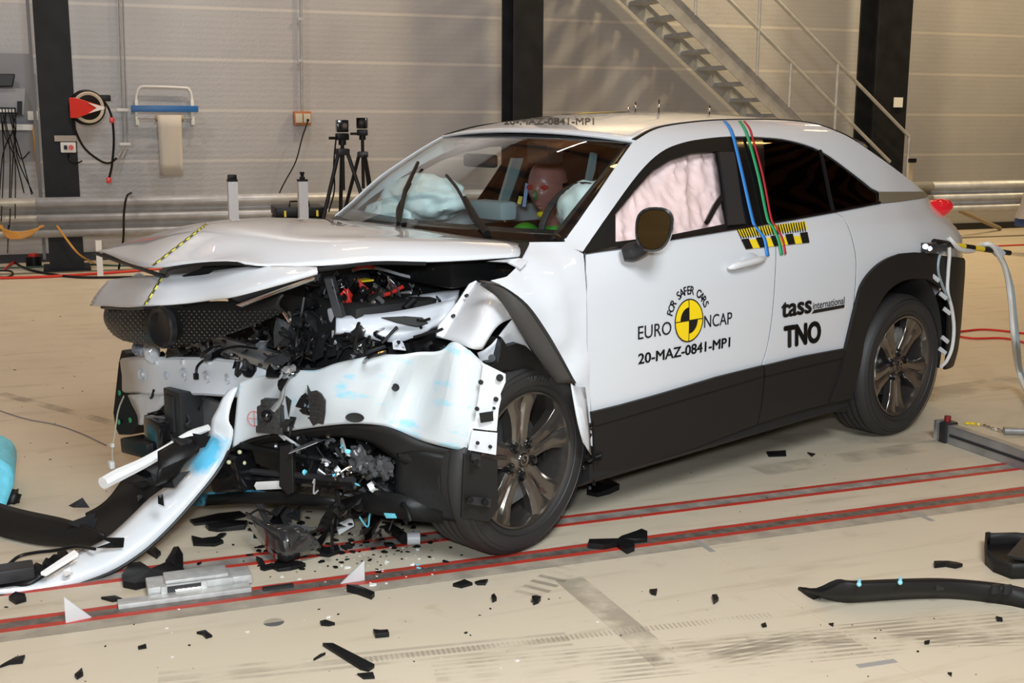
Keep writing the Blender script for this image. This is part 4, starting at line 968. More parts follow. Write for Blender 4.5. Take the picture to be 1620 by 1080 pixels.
# yellow and black scale tape, coloured straps
def side_quad(u0, u1, v0a, v0b, v1a, v1b, m, name, parent, off): # columns u0..u1
    return None
sc = thing_ = None
def spoly(pts, m, name, parent, off, th=.0012):
    P = [S(u, v, off) for u, v in pts]; return MB().prism(P, (0, 1, 0), th).build(name, m, parent, smooth=False)
tp = spoly([(1165, 362.5), (1274, 350), (1280.5, 383.5), (1180, 394)], YEL, 'scale_tape', car, .0075)
def tq(f, g):                                                      # f along, g down the tape
    a = (1165+(1274-1165)*f, 362.5+(350-362.5)*f); b = (1180+(1280.5-1180)*f, 394+(383.5-394)*f)
    return (a[0]+(b[0]-a[0])*g, a[1]+(b[1]-a[1])*g)
mk = MB()
for k in range(9):
    if k % 2 == 0:
        P = [S(*tq(k/9, .5), .009), S(*tq((k+1)/9, .5), .009), S(*tq((k+1)/9, 1), .009), S(*tq(k/9, 1), .009)]; mk.prism(P, (0, 1, 0), .001)
for k in range(27):
    P = [S(*tq((k+.1)/27, .0), .009), S(*tq((k+.5)/27, .0), .009), S(*tq((k+.5)/27, .46), .009), S(*tq((k+.1)/27, .46), .009)]; mk.prism(P, (0, 1, 0), .001)
mk.build('scale_marks', INK, tp, smooth=False)
def strap(pts, wpx, m):
    rows = []
    for u, v in c2(pts, 5): rows.append([S(u-wpx/2, v, .012), S(u+wpx/2, v, .012)])
    return MB().grid(rows).build('strap', m, car, sol=.002)
strap([(1146, 191), (1154, 201), (1161, 219), (1175, 278), (1189, 340), (1195, 358), (1209, 376), (1215, 405)], 5, mat('blue_strap', (.03, .22, .62), .45))
strap([(1170, 191), (1178, 203), (1184, 219), (1200, 278), (1214, 345), (1222, 358), (1232, 380), (1237, 403)], 4.5, mat('green_strap', (.02, .32, .13), .45))
strap([(1177, 191), (1186, 203), (1191, 219), (1207, 278), (1220, 345), (1228, 358), (1238, 378), (1243, 402)], 3, mat('red_strap', (.45, .02, .03), .45))
# roof lettering, target and pins
def roof_pt(u, v, off=.002):
    return hit(ROOFT, u, v, off)
ROOFT = bvh(roof)
V, Fc = text_mesh('20-MAZ-0841-MP1', .02); xa, xb = min(v.x for v in V), max(v.x for v in V)
rv = []
for v in V:
    f = (v.x-xa)/(xb-xa); p = roof_pt(797+143*f, 197-10.5*v.y/.73, .002); rv.append(p)
good = [i for i, p in enumerate(rv) if p is not None]
rv = [p if p is not None else Vector((0, 0, -9)) for p in rv]
ok = [f for f in Fc if all(rv[i].z > 0 for i in f)]; ix = {i: k for k, i in enumerate(sorted({i for f in ok for i in f}))}
MB().add([rv[i] for i in ix], [[ix[i] for i in f] for f in ok]).build('roof_lettering', INK, roof, smooth=False)['kind'] = 'stuff'
tx, ty, tr_ = 1.12, -.12, .16
for a0, a1, m in ((0, 90, YV), (90, 180, INK), (180, 270, YV), (270, 360, INK)):
    MB().grid([[(tx+r*cos(a), ty+r*sin(a), roofz(tx+r*cos(a), ty+r*sin(a))+.004) for a in np.linspace(radians(a0), radians(a1), 9)] for r in (0, tr_*.5, tr_)]).build('roof_target', m, roof, smooth=False)
for x, y, h in ((1.0, .02, .045), (1.02, .18, .06), (.92, -.10, .03), (.75, .25, .04)):
    z = roofz(x, y); MB().cyl((x, y, z), (x, y, z+h), .004, 8).blob((x, y, z+h*.55), (.010, .010, .010), n=6).build('measuring_pin', CHR, roof)
# ---- left front fender (what is left of it)
fen = panel('front_fender', [(905, 394), (922, 402), (924.5, 430), (926, 480), (927, 540), (929, 610), (933, 660), (935, 705), (926, 700), (915, 660), (905, 606), (880, 557), (857, 517), (827, 477), (793, 452), (776, 444), (800, 438), (818, 424), (826, 408), (838, 384), (893, 383)], PAINT, off=.0, res=.04, bulge=lambda x, z: .014*noise.noise(Vector((x*9, z*9, 1)))+.035*sstep(.72, .5, z)*sin((x-2.1)*16)*.4)
panel('front_fender', [('w', 2.12, 1.02), ('w', 2.12, .35), ('w', 2.28, .45), ('w', 2.34, .60), ('w', 2.46, .72), ('w', 2.66, .78), ('w', 2.86, .72), ('w', 3.0, .60), ('w', 3.04, .9), ('w', 2.9, 1.0)], PAINT, mirror='only')
# torn fender section with flange
G([[Ky(751, 445, .70), Ky(768, 449, .78), Ky(779, 456, .84), Ky(793, 473, .88), Ky(809, 504, .90)],
   [Ky(733, 468, .70), Ky(752, 474, .80), Ky(765, 482, .88), Ky(776, 494, .92), Ky(790, 511, .93)],
   [Ky(712, 501, .72), Ky(738, 508, .82), Ky(752, 515, .90), Ky(764, 524, .94), Ky(777, 527, .94)],
   [Ky(690, 533, .74), Ky(715, 538, .83), Ky(735, 547, .89), Ky(749, 553, .92), Ky(763, 552, .92)]], PAINT, 'torn_fender_section', sub=2, sol=.005)
fl = MB().prism([Ky(689, 531, .75), Ky(693, 514, .735), Ky(722, 478, .715), Ky(741, 449, .70), Ky(751, 444, .70), Ky(762, 450, .72), Ky(744, 478, .74), Ky(722, 512, .76), Ky(706, 536, .78)], (.3, .8, .2), .012).build('fender_flange', PAINT, car, bev=.002)
for u, v in ((737, 468), (716, 500), (698, 524)): p = Ky(u, v, .752); MB().cyl(p, p+Vector((.004, .012, .004)), .006, 10).build('flange_hole', BLKM, fl)
# loose wheel arch strip
ao = cr([Ky(757, 445, .90), Ky(775, 447, .92), Ky(793, 453, .94), Ky(827, 477, .96), Ky(857, 517, .96), Ky(880, 557, .96), Ky(904, 604, .95)], 4)
ai = cr([Ky(760, 449, .90), Ky(772, 458, .93), Ky(787, 470, .95), Ky(806, 497, .97), Ky(829, 535, .97), Ky(856, 573, .97), Ky(880, 604, .97)], 4)
MB().grid([ao, [a.lerp(b, .15)+Vector((.0, .03, 0)) for a, b in zip(ao, ai)], [a.lerp(b, .3)+Vector((0, .012, 0)) for a, b in zip(ao, ai)], [a.lerp(b, .35)+Vector((0, .03, 0)) for a, b in zip(ao, ai)], ai]).build('loose_arch_trim', mat('arch_strip', (.045, .043, .042), .3), car, sol=.008)
# hanging white fender scraps between arch strip and wheel
G([[Ky(755, 558, .84), Ky(776, 546, .86), Ky(796, 520, .87), Ky(812, 503, .88)], [Ky(760, 572, .84), Ky(780, 560, .86), Ky(802, 540, .86), Ky(830, 540, .88)], [Ky(764, 586, .82), Ky(780, 572, .84), Ky(800, 552, .85), Ky(848, 566, .87)]], PAINT, 'fender_scrap', sub=1, sol=.004, jit=.012, seed=4)
G([[Ky(903, 605, .92), Ky(914, 610, .92), Ky(925, 612, .91)], [Ky(908, 640, .93), Ky(918, 645, .94), Ky(930, 650, .92)], [Ky(914, 672, .94), Ky(924, 680, .93), Ky(933, 690, .90)], [Ky(922, 700, .92), Ky(928, 708, .92), Ky(935, 720, .89)]], PAINT, 'fender_scrap', sub=1, sol=.004, jit=.01, seed=6)
# wheel liner
MB().prism([Ky(763, 588, .90), Ky(772, 574, .90), Ky(787, 572, .90), Ky(791, 556, .90), Ky(793, 532, .905), Ky(799, 541, .90), Ky(803, 548, .90), Ky(818, 543, .90), Ky(832, 547, .90), Ky(842, 556, .90), Ky(849, 560, .90), Ky(856, 573, .90), Ky(866, 588, .89), Ky(872, 602, .88), Ky(850, 600, .87), Ky(830, 590, .87), Ky(800, 586, .88), Ky(780, 594, .89)], (-.3, -.9, 0), .05).build('wheel_liner', BLK, car, bev=.004)
MB().cyl(Ky(778, 566, .90), Ky(778, 566, .915), .012, 14).cyl(Ky(778, 566, .915), Ky(778, 566, .925), .006, 10).build('sensor', BLK, car)
lin = [[(2.45+.37*cos(a), y, .34+.40*sin(a)) for a in np.linspace(radians(60), radians(190), 20)] for y in (.74, .6, .45)]
MB().grid(lin).build('wheel_housing', BLKM, car, sol=.006)
lin = [[(.0+.39*cos(a), y, .37+.43*sin(a)) for a in np.linspace(radians(-12), radians(192), 24)] for y in (.86, .7, .45)]
for s in (1, -1): MB().grid([[(p[0], s*p[1], p[2]) for p in r] for r in lin]).build('wheel_housing', BLKM, car, sol=.006)
# ---- crushed bumper skin (white sheet) with its lower black valance
def yB(u): return float(np.interp(u, [365, 400, 440, 500, 560, 600, 640, 690, 740, 790, 800], [.08, .15, .26, .43, .58, .66, .735, .82, .90, .955, .955]))
tops = [(378, 606), (396, 598), (420, 593), (467, 583), (502, 589), (524, 575), (569, 567), (600, 559), (640, 562), (664, 555), (698, 559), (711, 541), (722, 539), (742, 553), (764, 575)]
bots = [(368, 708), (384, 698), (404, 690), (440, 684), (466, 680), (491, 676), (530, 671), (560, 669), (590, 670), (618, 675), (647, 688), (664, 696), (690, 703), (715, 709), (744, 714)]
dent = [0, 0, .015, .045, .055, .05, .035, .02, .035, -.075, -.06, -.02, .03, .035, .02]
rows = []
for k in range(7):
    row = []
    for i, ((a, b), (c, d)) in enumerate(zip(tops, bots)):
        u = a+(c-a)*k/6; v = b+(d-b)*k/6; y = yB(u)+dent[i]*sin(pi*(k+.4)/7.5); row.append(Ky(u, v, y))
    rows.append(row)
skin = G(rows, PAINTD, 'bumper_skin', sub=2, sol=.005)
fl2 = MB().prism([Ky(742, 553, .90), Ky(764, 574, .93), Ky(799, 591, .95), Ky(799, 604, .95), Ky(791, 622, .955), Ky(792, 630, .955), Ky(788, 647, .955), Ky(785, 681, .955), Ky(770, 680, .95), Ky(747, 677, .93), Ky(744, 714, .93), Ky(735, 690, .90), Ky(738, 620, .90)], (.25, .9, 0), .004)
bf = fl2.build('bumper_flange', PAINT, car)
MB().prism([Ky(746, 680, .94), Ky(786, 684, .96), Ky(784, 719, .96), Ky(740, 711, .94)], (.25, .9, 0), .004).build('bumper_flange', PAINT, car)
hb = MB()
for u, v, r in ((760, 604, .008), (790, 597, .012), (784, 631, .008), (754, 646, .007), (781, 645, .005), (755, 700, .006), (775, 706, .006)):
    p = Ky(u, v, .962); MB().cyl(p, p+Vector((.002, .006, 0)), r, 12).build('flange_hole', BLKM, bf, smooth=False)
hb.prism([Ky(758, 653, .962), Ky(779, 650, .964), Ky(780, 665, .964), Ky(760, 668, .962)], (.25, .9, 0), .004)
hb.build('square_hole', BLKM, bf, smooth=False)
tsk = bvh(skin)
for u, v, ru, m in ((624, 611, .013, BLKM), (563, 659, .032, BLKM)):
    p = hit(tsk, u, v, .006); n_ = Vector((.8, .6, 0)); MB().lathe([(0, .003), (ru*.7, .003), (ru, .0045), (ru, 0)], 24, Matrix.Translation(p) @ Matrix.Rotation(radians(-50), 4, 'Z') @ Matrix.Scale(.5 if ru > .02 else 1, 4, (0, 0, 1))).build('tow_eye_hole', m, skin)
pr = hit(tsk, 403, 662, .002)
if pr: 
    lg = MB(); Mr = Matrix.Translation(pr) @ Matrix.Rotation(radians(-62), 4, 'Z')
    lg.lathe([(.026, .001), (.028, .001)], 30, Mr); lg.add([(-.026, .001, -.0008), (.026, .001, -.0008), (.026, .001, .0008), (-.026, .001, .0008)], [(0, 1, 2, 3)], Mr); lg.add([(-.0008, .001, -.026), (.0008, .001, -.026), (.0008, .001, .026), (-.0008, .001, .026)], [(0, 1, 2, 3)], Mr)
    lg.build('red_mark', RED, skin, smooth=False, sol=.0008)
# black valance band under the skin
vt = [(370, 708), (404, 692), (440, 686), (491, 678), (530, 673), (560, 671), (590, 672), (618, 677), (647, 690), (664, 698), (690, 705), (715, 711), (735, 716)]
vb = [(374, 716), (404, 702), (440, 697), (491, 692), (530, 688), (562, 691), (590, 702), (612, 716), (628, 728), (648, 738), (680, 742), (710, 744), (732, 746)]
def yV(u): return yB(u)
rows = [[Ky(a+(c-a)*f, b+(d-b)*f, yV(a)-.04*f) for (a, b), (c, d) in zip(vt, vb)] for f in (0, .5, 1)]
G(rows, CLAD, 'valance', sub=1, sol=.008)
# lower black bumper corner: ribbed block with bracket plate
rows = []
for f in np.linspace(0, 1, 7):
    row = []
    for a, b, c, d in ((628, 716, 625, 800), (650, 712, 648, 812), (680, 714, 675, 820), (710, 717, 705, 824), (730, 716, 730, 826)):
        u = a+(c-a)*f; v = b+(d-b)*f; row.append(Ky(u, v, yB(u)-.01+.015*sin(f*6*pi)))
    rows.append(row)
corner = G(rows, BLK, 'bumper_corner', sub=1, sol=.01, jit=.006, seed=8)
MB().prism([Ky(732, 716, .93), Ky(785, 727, .955), Ky(786, 800, .955), Ky(772, 824, .95), Ky(728, 818, .93)], (.25, .9, 0), .012).build('corner_plate', CLAD, car, bev=.002)
MB().prism([Ky(736, 783, .955), Ky(774, 787, .97), Ky(774, 801, .97), Ky(736, 795, .955)], (.25, .9, 0), .012).build('corner_bracket', DGREY, car)
cpb = MB()
cpb.prism([Ky(744, 716, .955), Ky(758, 719, .96), Ky(758, 737, .96), Ky(744, 733, .955)], (.25, .9, 0), .010)
for u, v in ((742, 789), (766, 793), (751, 729)): p = Ky(u, v, .985); MB().cyl(p, p+Vector((.003, .012, 0)), .011, 12).build('bolt', BLK, car)
cpb.build('corner_bracket', DGREY, car)
# ---- crossbeam
q0, q1, q2, q3 = Ky(193, 567, -.65), Ky(415, 580, .10), Ky(197, 621, -.65), Ky(400, 629, .10)
bt = [Ky(193, 567, -.66), Ky(250, 565, -.42), Ky(333, 566, -.14), Ky(397, 573, .06), Ky(433, 578, .16)]
bb_ = [Ky(197, 620, -.66), Ky(247, 624, -.44), Ky(260, 621, -.40), Ky(377, 628, .02), Ky(433, 633, .18)]
bb_ = [bb_[0], bb_[1], Ky(320, 624, -.16), Ky(377, 628, .02), bb_[4]]
rows = [[a+Vector((-.07, 0, 0)) for a in bt], bt, [a.lerp(b, .06)+Vector((.008, 0, 0)) for a, b in zip(bt, bb_)], [a.lerp(b, .5)+Vector((.004, 0, 0)) for a, b in zip(bt, bb_)], [a.lerp(b, .94)+Vector((.008, 0, 0)) for a, b in zip(bt, bb_)], bb_, [b+Vector((-.07, 0, 0)) for b in bb_]]
BEAMM = mat('beam_primer', (.76, .79, .84), .36, coat=.4)
beam = G(rows, BEAMM, 'crossbeam', sub=0, sol=.004)
tbm = bvh(beam)
for u, v, r in ((225, 592, .027), (263, 594, .016), (291, 593, .026), (327, 597, .023), (360, 600, .019)):
    p = hit(tbm, u, v, .001)
    if p: MB().lathe([(0, .006), (r*.35, .006), (r*.5, -.001), (r*.9, .004), (r*1.15, 0)], 24, Matrix.Translation(p) @ Matrix.Rotation(radians(-82), 4, 'Z')).build('pressed_dimple', mat('dimple_primer', (.55, .58, .63), .3, coat=.4), beam)
for u in (247, 289, 330): 
    p = hit(tbm, u, 572, .001)
    if p: MB().box(p, (.012, .022, .02), None, .003).build('rib', BEAMM, beam)
e = Ky(407, 568, .09); MB().lathe([(.009, .004), (.020, .004), (.020, -.004), (.009, -.004)], 24, Matrix.Translation(e) @ Matrix.Rotation(radians(-80), 4, 'Z'), True).box(e-Vector((.004, 0, .025)), (.008, .04, .03)).build('lifting_eye', WHT, beam)
MB().tube(cr([Ky(337, 563, -.10), Ky(322, 570, -.14), Ky(312, 580, -.17), Ky(310, 593, -.17)], 5), .005, 6).box(Ky(310, 595, -.16), (.014, .016, .022)).build('sensor_cable', BLK, car)
MB().box(Ky(333, 556, -.10), (.04, .11, .022), Euler((.35, 0, 0)).to_matrix(), .004).build('connector_block', BLK, car)
# pieces between grille and beam
MB().prism([Ky(262, 566, -.34), Ky(287, 561, -.25), Ky(280, 549, -.27), Ky(265, 552, -.33)], (-.2, 0, 0), .03).build('bracket', DGREY, car)
MB().blob(Ky(240, 555, -.42), (.03, .028, .045), n=10, amp=.3).build('lamp_bulb', mat('clear_plastic', (.6, .62, .65), .15, coat=1.), car)
MB().blob(Ky(222, 550, -.48), (.03, .035, .03), n=10, amp=.4, seed=3).build('lamp_bulb', mat('smoky_plastic', (.18, .2, .24), .15, coat=1.), car)
b = MB(); b.box(Ky(352, 556, -.02)-Vector((.08, 0, 0)), (.03, .55, .05)); b.box(Ky(330, 563, -.05)-Vector((.09, 0, 0)), (.03, .62, .03)); b.build('radiator_tank', ALUD, car, bev=.004)
MB().box((2.98, -.15, .45), (.05, 1.0, .42)).build('radiator', BLK, car, smooth=False)
# under the beam on the far side
MB().prism([Ky(192, 553, -.74), Ky(187, 573, -.76), Ky(178, 653, -.78), Ky(182, 676, -.78), Ky(187, 688, -.76), Ky(207, 688, -.70), Ky(225, 665, -.62), Ky(215, 620, -.64), Ky(200, 560, -.68)], (-1, 0, 0), .08).build('bumper_end_black', CLAD, car, bev=.006)
for u, v, y in ((191, 621, -.75), (190, 667, -.75), (208, 664, -.69)):
    p = Ky(u, v, y)+Vector((.004, 0, 0)); MB().cyl(p, p+Vector((.004, 0, 0)), .011, 14).build('green_dot', GRN, car)
G([[Ky(205, 624, -.60), Ky(240, 626, -.50), Ky(272, 624, -.40)], [Ky(212, 640, -.60), Ky(240, 645, -.48), Ky(262, 640, -.42)], [Ky(222, 655, -.57), Ky(238, 662, -.50), Ky(246, 652, -.46)], [Ky(222, 672, -.55), Ky(226, 673, -.53), Ky(236, 664, -.50)]], mat('cast_white', (.60, .58, .56), .5, bump=.3), 'headlamp_bracket', sub=1, sol=.02, jit=.008, seed=9)
MB().prism([Ky(241, 652, -.46), Ky(256, 648, -.42), Ky(262, 660, -.40), Ky(250, 672, -.44), Ky(236, 675, -.48)], (.4, 0, 0), .02).cyl(Ky(241, 658, -.45), Ky(241, 658, -.45)+Vector((.03, 0, 0)), .009, 10).build('bracket', GLS, car)
b = MB(); c = Ky(292, 655, -.28); b.box(c, (.10, .135, .20), None, .006); b.box(c+Vector((.052, -.012, .01)), (.012, .07, .14), None, .004); b.build('control_unit', DGREY, car)
MB().box(Ky(325, 665, -.16)-Vector((.03, 0, 0)), (.02, .14, .15)).build('cooler', ALUD, car, smooth=False)
MB().box(Ky(262, 690, -.36), (.12, .14, .16), None, .02).build('horn', GLS, car)
MB().box(Ky(230, 706, -.46), (.10, .24, .06), Euler((.1, 0, 0)).to_matrix(), .01).build('duct', BLK, car)
MB().tube(cr([Ky(196, 626, -.7), Ky(187, 650, -.72), Ky(181, 690, -.72), Ky(178, 706, -.72), Ky(178, 725, -.72), Ky(181, 733, -.72)], 6), .003, 5).build('hanging_wire', mat('pale_wire', (.5, .48, .36), .5), car)
MB().box(Ky(176, 735, -.72), (.02, .03, .03), None, .005).box(Ky(177, 704, -.72), (.012, .02, .014)).build('wire_plug', WHT, car)
# ---- light grey inner fender rails and brackets in the engine bay
G([[Ky(531, 506, .44), Ky(545, 504, .45), Ky(582, 502, .50), Ky(635, 495, .56), Ky(680, 486, .62), Ky(722, 477, .68)],
   [Ky(531, 517, .47), Ky(548, 517, .48), Ky(590, 515, .53), Ky(640, 512, .59), Ky(680, 506, .65), Ky(716, 492, .70)],
   [Ky(531, 527, .48), Ky(569, 527, .50), Ky(596, 541, .55), Ky(640, 543, .60), Ky(680, 523, .66), Ky(704, 505, .71)]], PRIM, 'inner_rail', sub=1, sol=.03)
G([[Ky(640, 474, .40), Ky(670, 469, .44), Ky(700, 464, .48), Ky(728, 463, .52)], [Ky(642, 482, .42), Ky(672, 480, .46), Ky(702, 476, .50), Ky(722, 474, .54)], [Ky(636, 492, .42), Ky(666, 490, .46), Ky(700, 484, .50), Ky(712, 482, .54)]], PRIM, 'strut_tower', sub=1, sol=.03)
MB().box(Ky(559, 494, .38), (.14, .12, .07), Euler((.1, .15, .2)).to_matrix(), .015).build('bracket', PRIM, car)
MB().prism([Ky(603, 503, .60), Ky(640, 501, .64), Ky(668, 503, .66), Ky(677, 512, .68), Ky(660, 517, .66), Ky(628, 511, .63)], (.3, .5, .4), .006).build('torn_hole', BLKM, car)
for pts, y in (([(680, 504), (670, 507), (660, 506)], .72), ([(628, 517), (614, 532), (604, 543)], .66), ([(655, 533), (690, 524), (700, 520)], .76)):
    MB().tube(cr([Ky(u, v, y) for u, v in pts], 4), .005, 6).build('wiring', BLK, car)
MB().tube(cr([Ky(558, 428, .30), Ky(572, 424, .30), Ky(600, 425, .32), Ky(640, 436, .35), Ky(666, 440, .38), Ky(678, 432, .40)], 6), .006, 8).build('grey_hose', mat('grey_hose', (.32, .32, .33), .35), car)
for d in (0, 3): MB().tube(cr([Ky(565, 443+d, .34), Ky(578, 456+d, .36), Ky(596, 466+d*.5, .40), Ky(616, 464, .42), Ky(638, 453, .44)], 6), .007, 8).build('red_cable', RED, car)
MB().tube(cr([Ky(560, 427, .31), Ky(575, 421, .31), Ky(592, 423, .32)], 6), .005, 8).build('red_cable', RED, car)
MB().blob(Ky(548, 473, .38), (.02, .02, .035), n=8, amp=.5).build('red_cap', RED, car)
MB().box(Ky(576, 443, .32), (.05, .05, .006)).build('yellow_label', YEL, car)
MB().tube(cr([Ky(585, 484, .45), Ky(600, 493, .48), Ky(620, 492, .48), Ky(640, 482, .46), Ky(634, 474, .42)], 6), .012, 8).tube(cr([Ky(580, 476, .42), Ky(600, 486, .45), Ky(628, 484, .45)], 6), .009, 8).build('coolant_hose', GLS, car)
MB().tube([Ky(640, 488, .52), Ky(655, 474, .52)], .013, 10).build('coolant_hose', BLK, car)
MB().box(Ky(545, 440, .18), (.10, .16, .10), Euler((.2, .3, .3)).to_matrix(), .01).build('fuse_box', DGREY, car)
MB().prism([Ky(511, 440, .42), Ky(517, 436, .42), Ky(535, 498, .45), Ky(528, 502, .45)], (-.3, .3, 0), .03).build('strut', DGREY, car, bev=.003)
MB().box((2.45, .35, .97), (.22, .5, .10), None, .02).box(Ky(800, 437, .62), (.10, .10, .06), None, .01).build('scuttle_box', BLK, car)
MB().prism([Ky(838, 385, .74), Ky(826, 408, .77), Ky(818, 404, .74), Ky(826, 392, .72)], (0, -.5, 0), .04).build('hinge_cover', BLKM, car)
MB().prism([Ky(772, 413, .72), Ky(822, 408, .76), Ky(836, 412, .80), Ky(825, 425, .80), Ky(805, 415, .74)], (0, -1, -.3), .01).build('inner_wing', PAINT, car)
# battery / motor bulk
b = MB(); b.box((2.62, .05, .66), (.55, .9, .44), None, .03); b.box((2.65, -.35, .86), (.5, .5, .12), None, .02); b.build('motor_block', BLKM, car)
MB().box((2.22, 0, .60), (.06, 1.5, .78)).build('bulkhead', BLKM, car, smooth=False)
MB().box((.85, 0, .27), (2.6, 1.52, .14)).build('floor_pan', BLKM, car, smooth=False)
MB().box((-.3, 0, .42), (1.1, 1.1, .28)).build('rear_floor', BLKM, car, smooth=False)
MB().box((2.6, -.05, .28), (.5, 1.2, .12), None, .02).build('subframe', BLK, car)
# ---- jumble of broken parts: bounded volumes in the car
def wreck(lo, hi, n, seed, mats, sz=(.02, .07), names=('bracket', 'hose', 'plastic_shard', 'fitting'), parent=car, flat=.5):
    rnd = random.Random(seed); lo = Vector(lo); hi = Vector(hi)
    def pt(): return Vector([rnd.uniform(lo[i], hi[i]) for i in range(3)])
    for k in range(n):
        m = rnd.choice(mats); kind = rnd.choice((0, 0, 1, 1, 2, 2, 2, 3)); c = pt(); b = MB()
        R = Euler([rnd.uniform(-1.2, 1.2) for _ in range(3)]).to_matrix(); s = rnd.uniform(*sz)
        if kind == 0:
            b.box(c, (s, s*rnd.uniform(.4, 1.4), s*rnd.uniform(.2, .8)), R, .004); b.box(c+R @ Vector((s*.4, 0, s*.3)), (s*.4, s*.3, s*.4), R, .002)
            if rnd.random() < .5: b.cyl(c, c+R @ Vector((0, 0, s*.7)), s*.18, 10)
            b.build(names[0], m, parent)
        elif kind == 1:
            L_ = rnd.uniform(2, 5)*s; d = Vector((rnd.uniform(-.3, .3), rnd.uniform(-1, 1), rnd.uniform(-.7, .5))).normalized()
            b.tube(cr([c, c+d*L_*.3+Vector((rnd.gauss(0, .02), rnd.gauss(0, .02), rnd.gauss(0, .02))), c+d*L_*.7+Vector((rnd.gauss(0, .02), 0, rnd.gauss(0, .03))), c+d*L_], 5), rnd.uniform(.003, .010), 7).build(names[1], m, parent)
        elif kind == 2:
            pts = []; na = rnd.randint(5, 8)
            for q in range(na): a = 2*pi*q/na; r = s*rnd.uniform(.5, 1.6); pts.append(c+R @ Vector((r*cos(a), r*sin(a)*.7, rnd.gauss(0, s*.15))))
            ctr = sum(pts, Vector())/na; b.add(pts+[ctr+R @ Vector((0, 0, s*.2))], [(q, (q+1) % na, na) for q in range(na)]); b.build(names[2], m, parent, smooth=False, sol=.003)
        else:
            b.lathe([(0, s*.2), (s*.35, s*.2), (s*.4, s*.12), (s*.4, -s*.2), (s*.2, -s*.25), (0, -s*.25)], 16, Matrix.Translation(c) @ R.to_4x4()).build(names[3], m, parent)
DK = [BLK, GLS, BLK, DGREY, GLS]
wreck((2.90, .0, .62), (3.12, .42, .86), 46, 11, DK+[ALUD, GLS], sz=(.014, .055))
wreck((2.75, .35, .70), (2.98, .66, .80), 26, 12, DK+[ALUD, PRIM], sz=(.015, .05))
wreck((2.50, .10, .80), (2.95, .48, .96), 44, 13, DK+[ALUD, DGREY, GLS], sz=(.012, .045))
wreck((2.86, .12, .24), (3.02, .55, .42), 60, 14, DK+[ALUD, STEEL], sz=(.015, .05))
wreck((2.72, .46, .16), (2.92, .70, .36), 26, 15, DK+[ALUD, LBLUE, WHT], sz=(.015, .05))
wreck((3.02, -.45, .60), (3.16, .05, .70), 16, 16, DK+[ALUD, PRIM], sz=(.015, .05))
wreck((3.0, -.62, .25), (3.18, -.2, .44), 12, 17, DK, sz=(.02, .07))
wreck((2.32, .40, .84), (2.6, .60, .95), 8, 18, DK, sz=(.02, .05))
small = dict(sz=(.006, .02), names=('clip', 'wiring', 'trim_fragment', 'connector'))
M5 = [BLK, GLS, BLK, ALUD, GLS, CHR, DGREY]
wreck((2.88, -.02, .63), (3.16, .45, .86), 70, 31, M5, **small)
wreck((2.70, .35, .74), (2.98, .68, .82), 34, 32, M5+[PRIM], **small)
wreck((2.50, .05, .84), (2.98, .50, .97), 66, 33, M5, **small)
wreck((2.88, .10, .24), (3.06, .62, .44), 74, 34, M5+[STEEL, LBLUE], **small)
wreck((3.00, -.58, .60), (3.13, .0, .70), 30, 35, M5, **small)
wreck((3.02, -.60, .26), (3.2, -.15, .42), 24, 36, M5, **small)
wreck((2.78, .30, .13), (3.02, .74, .24), 26, 41, [BLK, BLK, GLS, DGREY], sz=(.02, .05), names=('torn_shard', 'torn_hose', 'torn_shard', 'fitting'))
wreck((2.84, .45, .26), (2.96, .66, .44), 14, 42, [DGREY, BLK, GLS, MATS['black_plastic']], sz=(.02, .04), names=('torn_bracket', 'torn_hose', 'torn_shard', 'fitting'))
wreck((2.10, .86, .18), (2.17, .90, .42), 12, 19, [BLK, BLK, GLS], sz=(.012, .03))
wreck((2.70, .74, .70), (2.78, .84, .80), 6, 20, [PRIM, BLK], sz=(.012, .03))
# larger recognisable lower pieces
for (a, b_, r, m) in (((380, 704), (620, 745), .012, BLK), ((395, 745), (560, 760), .012, DGREY), ((400, 757), (560, 768), .016, GLS)):
    MB().tube([Ky(*a, .12), Ky(*b_, .60)], r, 8).build('cross_tube', m, car)
MB().prism([Ky(448, 702, .27), Ky(468, 700, .32), Ky(470, 776, .34), Ky(461, 779, .32), Ky(447, 765, .28)], (.3, .2, 0), .03).build('crash_strut', CLAD, car, bev=.003)
MB().blob(Ky(602, 738, .64), (.034, .05, .036), n=14, amp=.7, seed=2, fr=1.8).build('foil_shield', mat('crumpled_grey', (.06, .06, .064), .3, bump=.3, bscale=20), car)
MB().blob(Ky(570, 728, .58), (.03, .045, .04), n=14, amp=.7, seed=5, fr=1.8).build('foil_shield', MATS['crumpled_grey'], car)
MB().prism([Ky(405, 762, .18), Ky(445, 760, .28), Ky(446, 766, .28), Ky(402, 768, .17)], (-.1, 0, -.2), .02).build('white_bracket', WHT, car)
MB().box(Ky(368, 745, .06), (.10, .16, .13), Euler((.2, .1, .3)).to_matrix(), .015).build('fog_lamp_housing', GLS, car)
for u, v in ((379, 715), (362, 731), (386, 732), (385, 752)): MB().blob(Ky(u, v, .13), (.008, .01, .008), n=6).build('screw_tip', mat('yellowish_metal', (.5, .5, .3), .3), car)
G([[Ky(330, 782, -.05), Ky(380, 778, .10), Ky(440, 778, .27), Ky(500, 783, .42), Ky(540, 790, .52)], [Ky(325, 800, -.05), Ky(380, 796, .10), Ky(440, 797, .27), Ky(500, 800, .42), Ky(536, 799, .52)]], BLK, 'undertray', sub=0, sol=.008)
G([[Ky(540, 790, .5), Ky(590, 775, .62), Ky(630, 780, .72), Ky(700, 800, .82)], [Ky(548, 800, .5), Ky(590, 812, .62), Ky(640, 822, .74), Ky(700, 828, .84)]], BLK, 'undertray', sub=0, sol=.008)
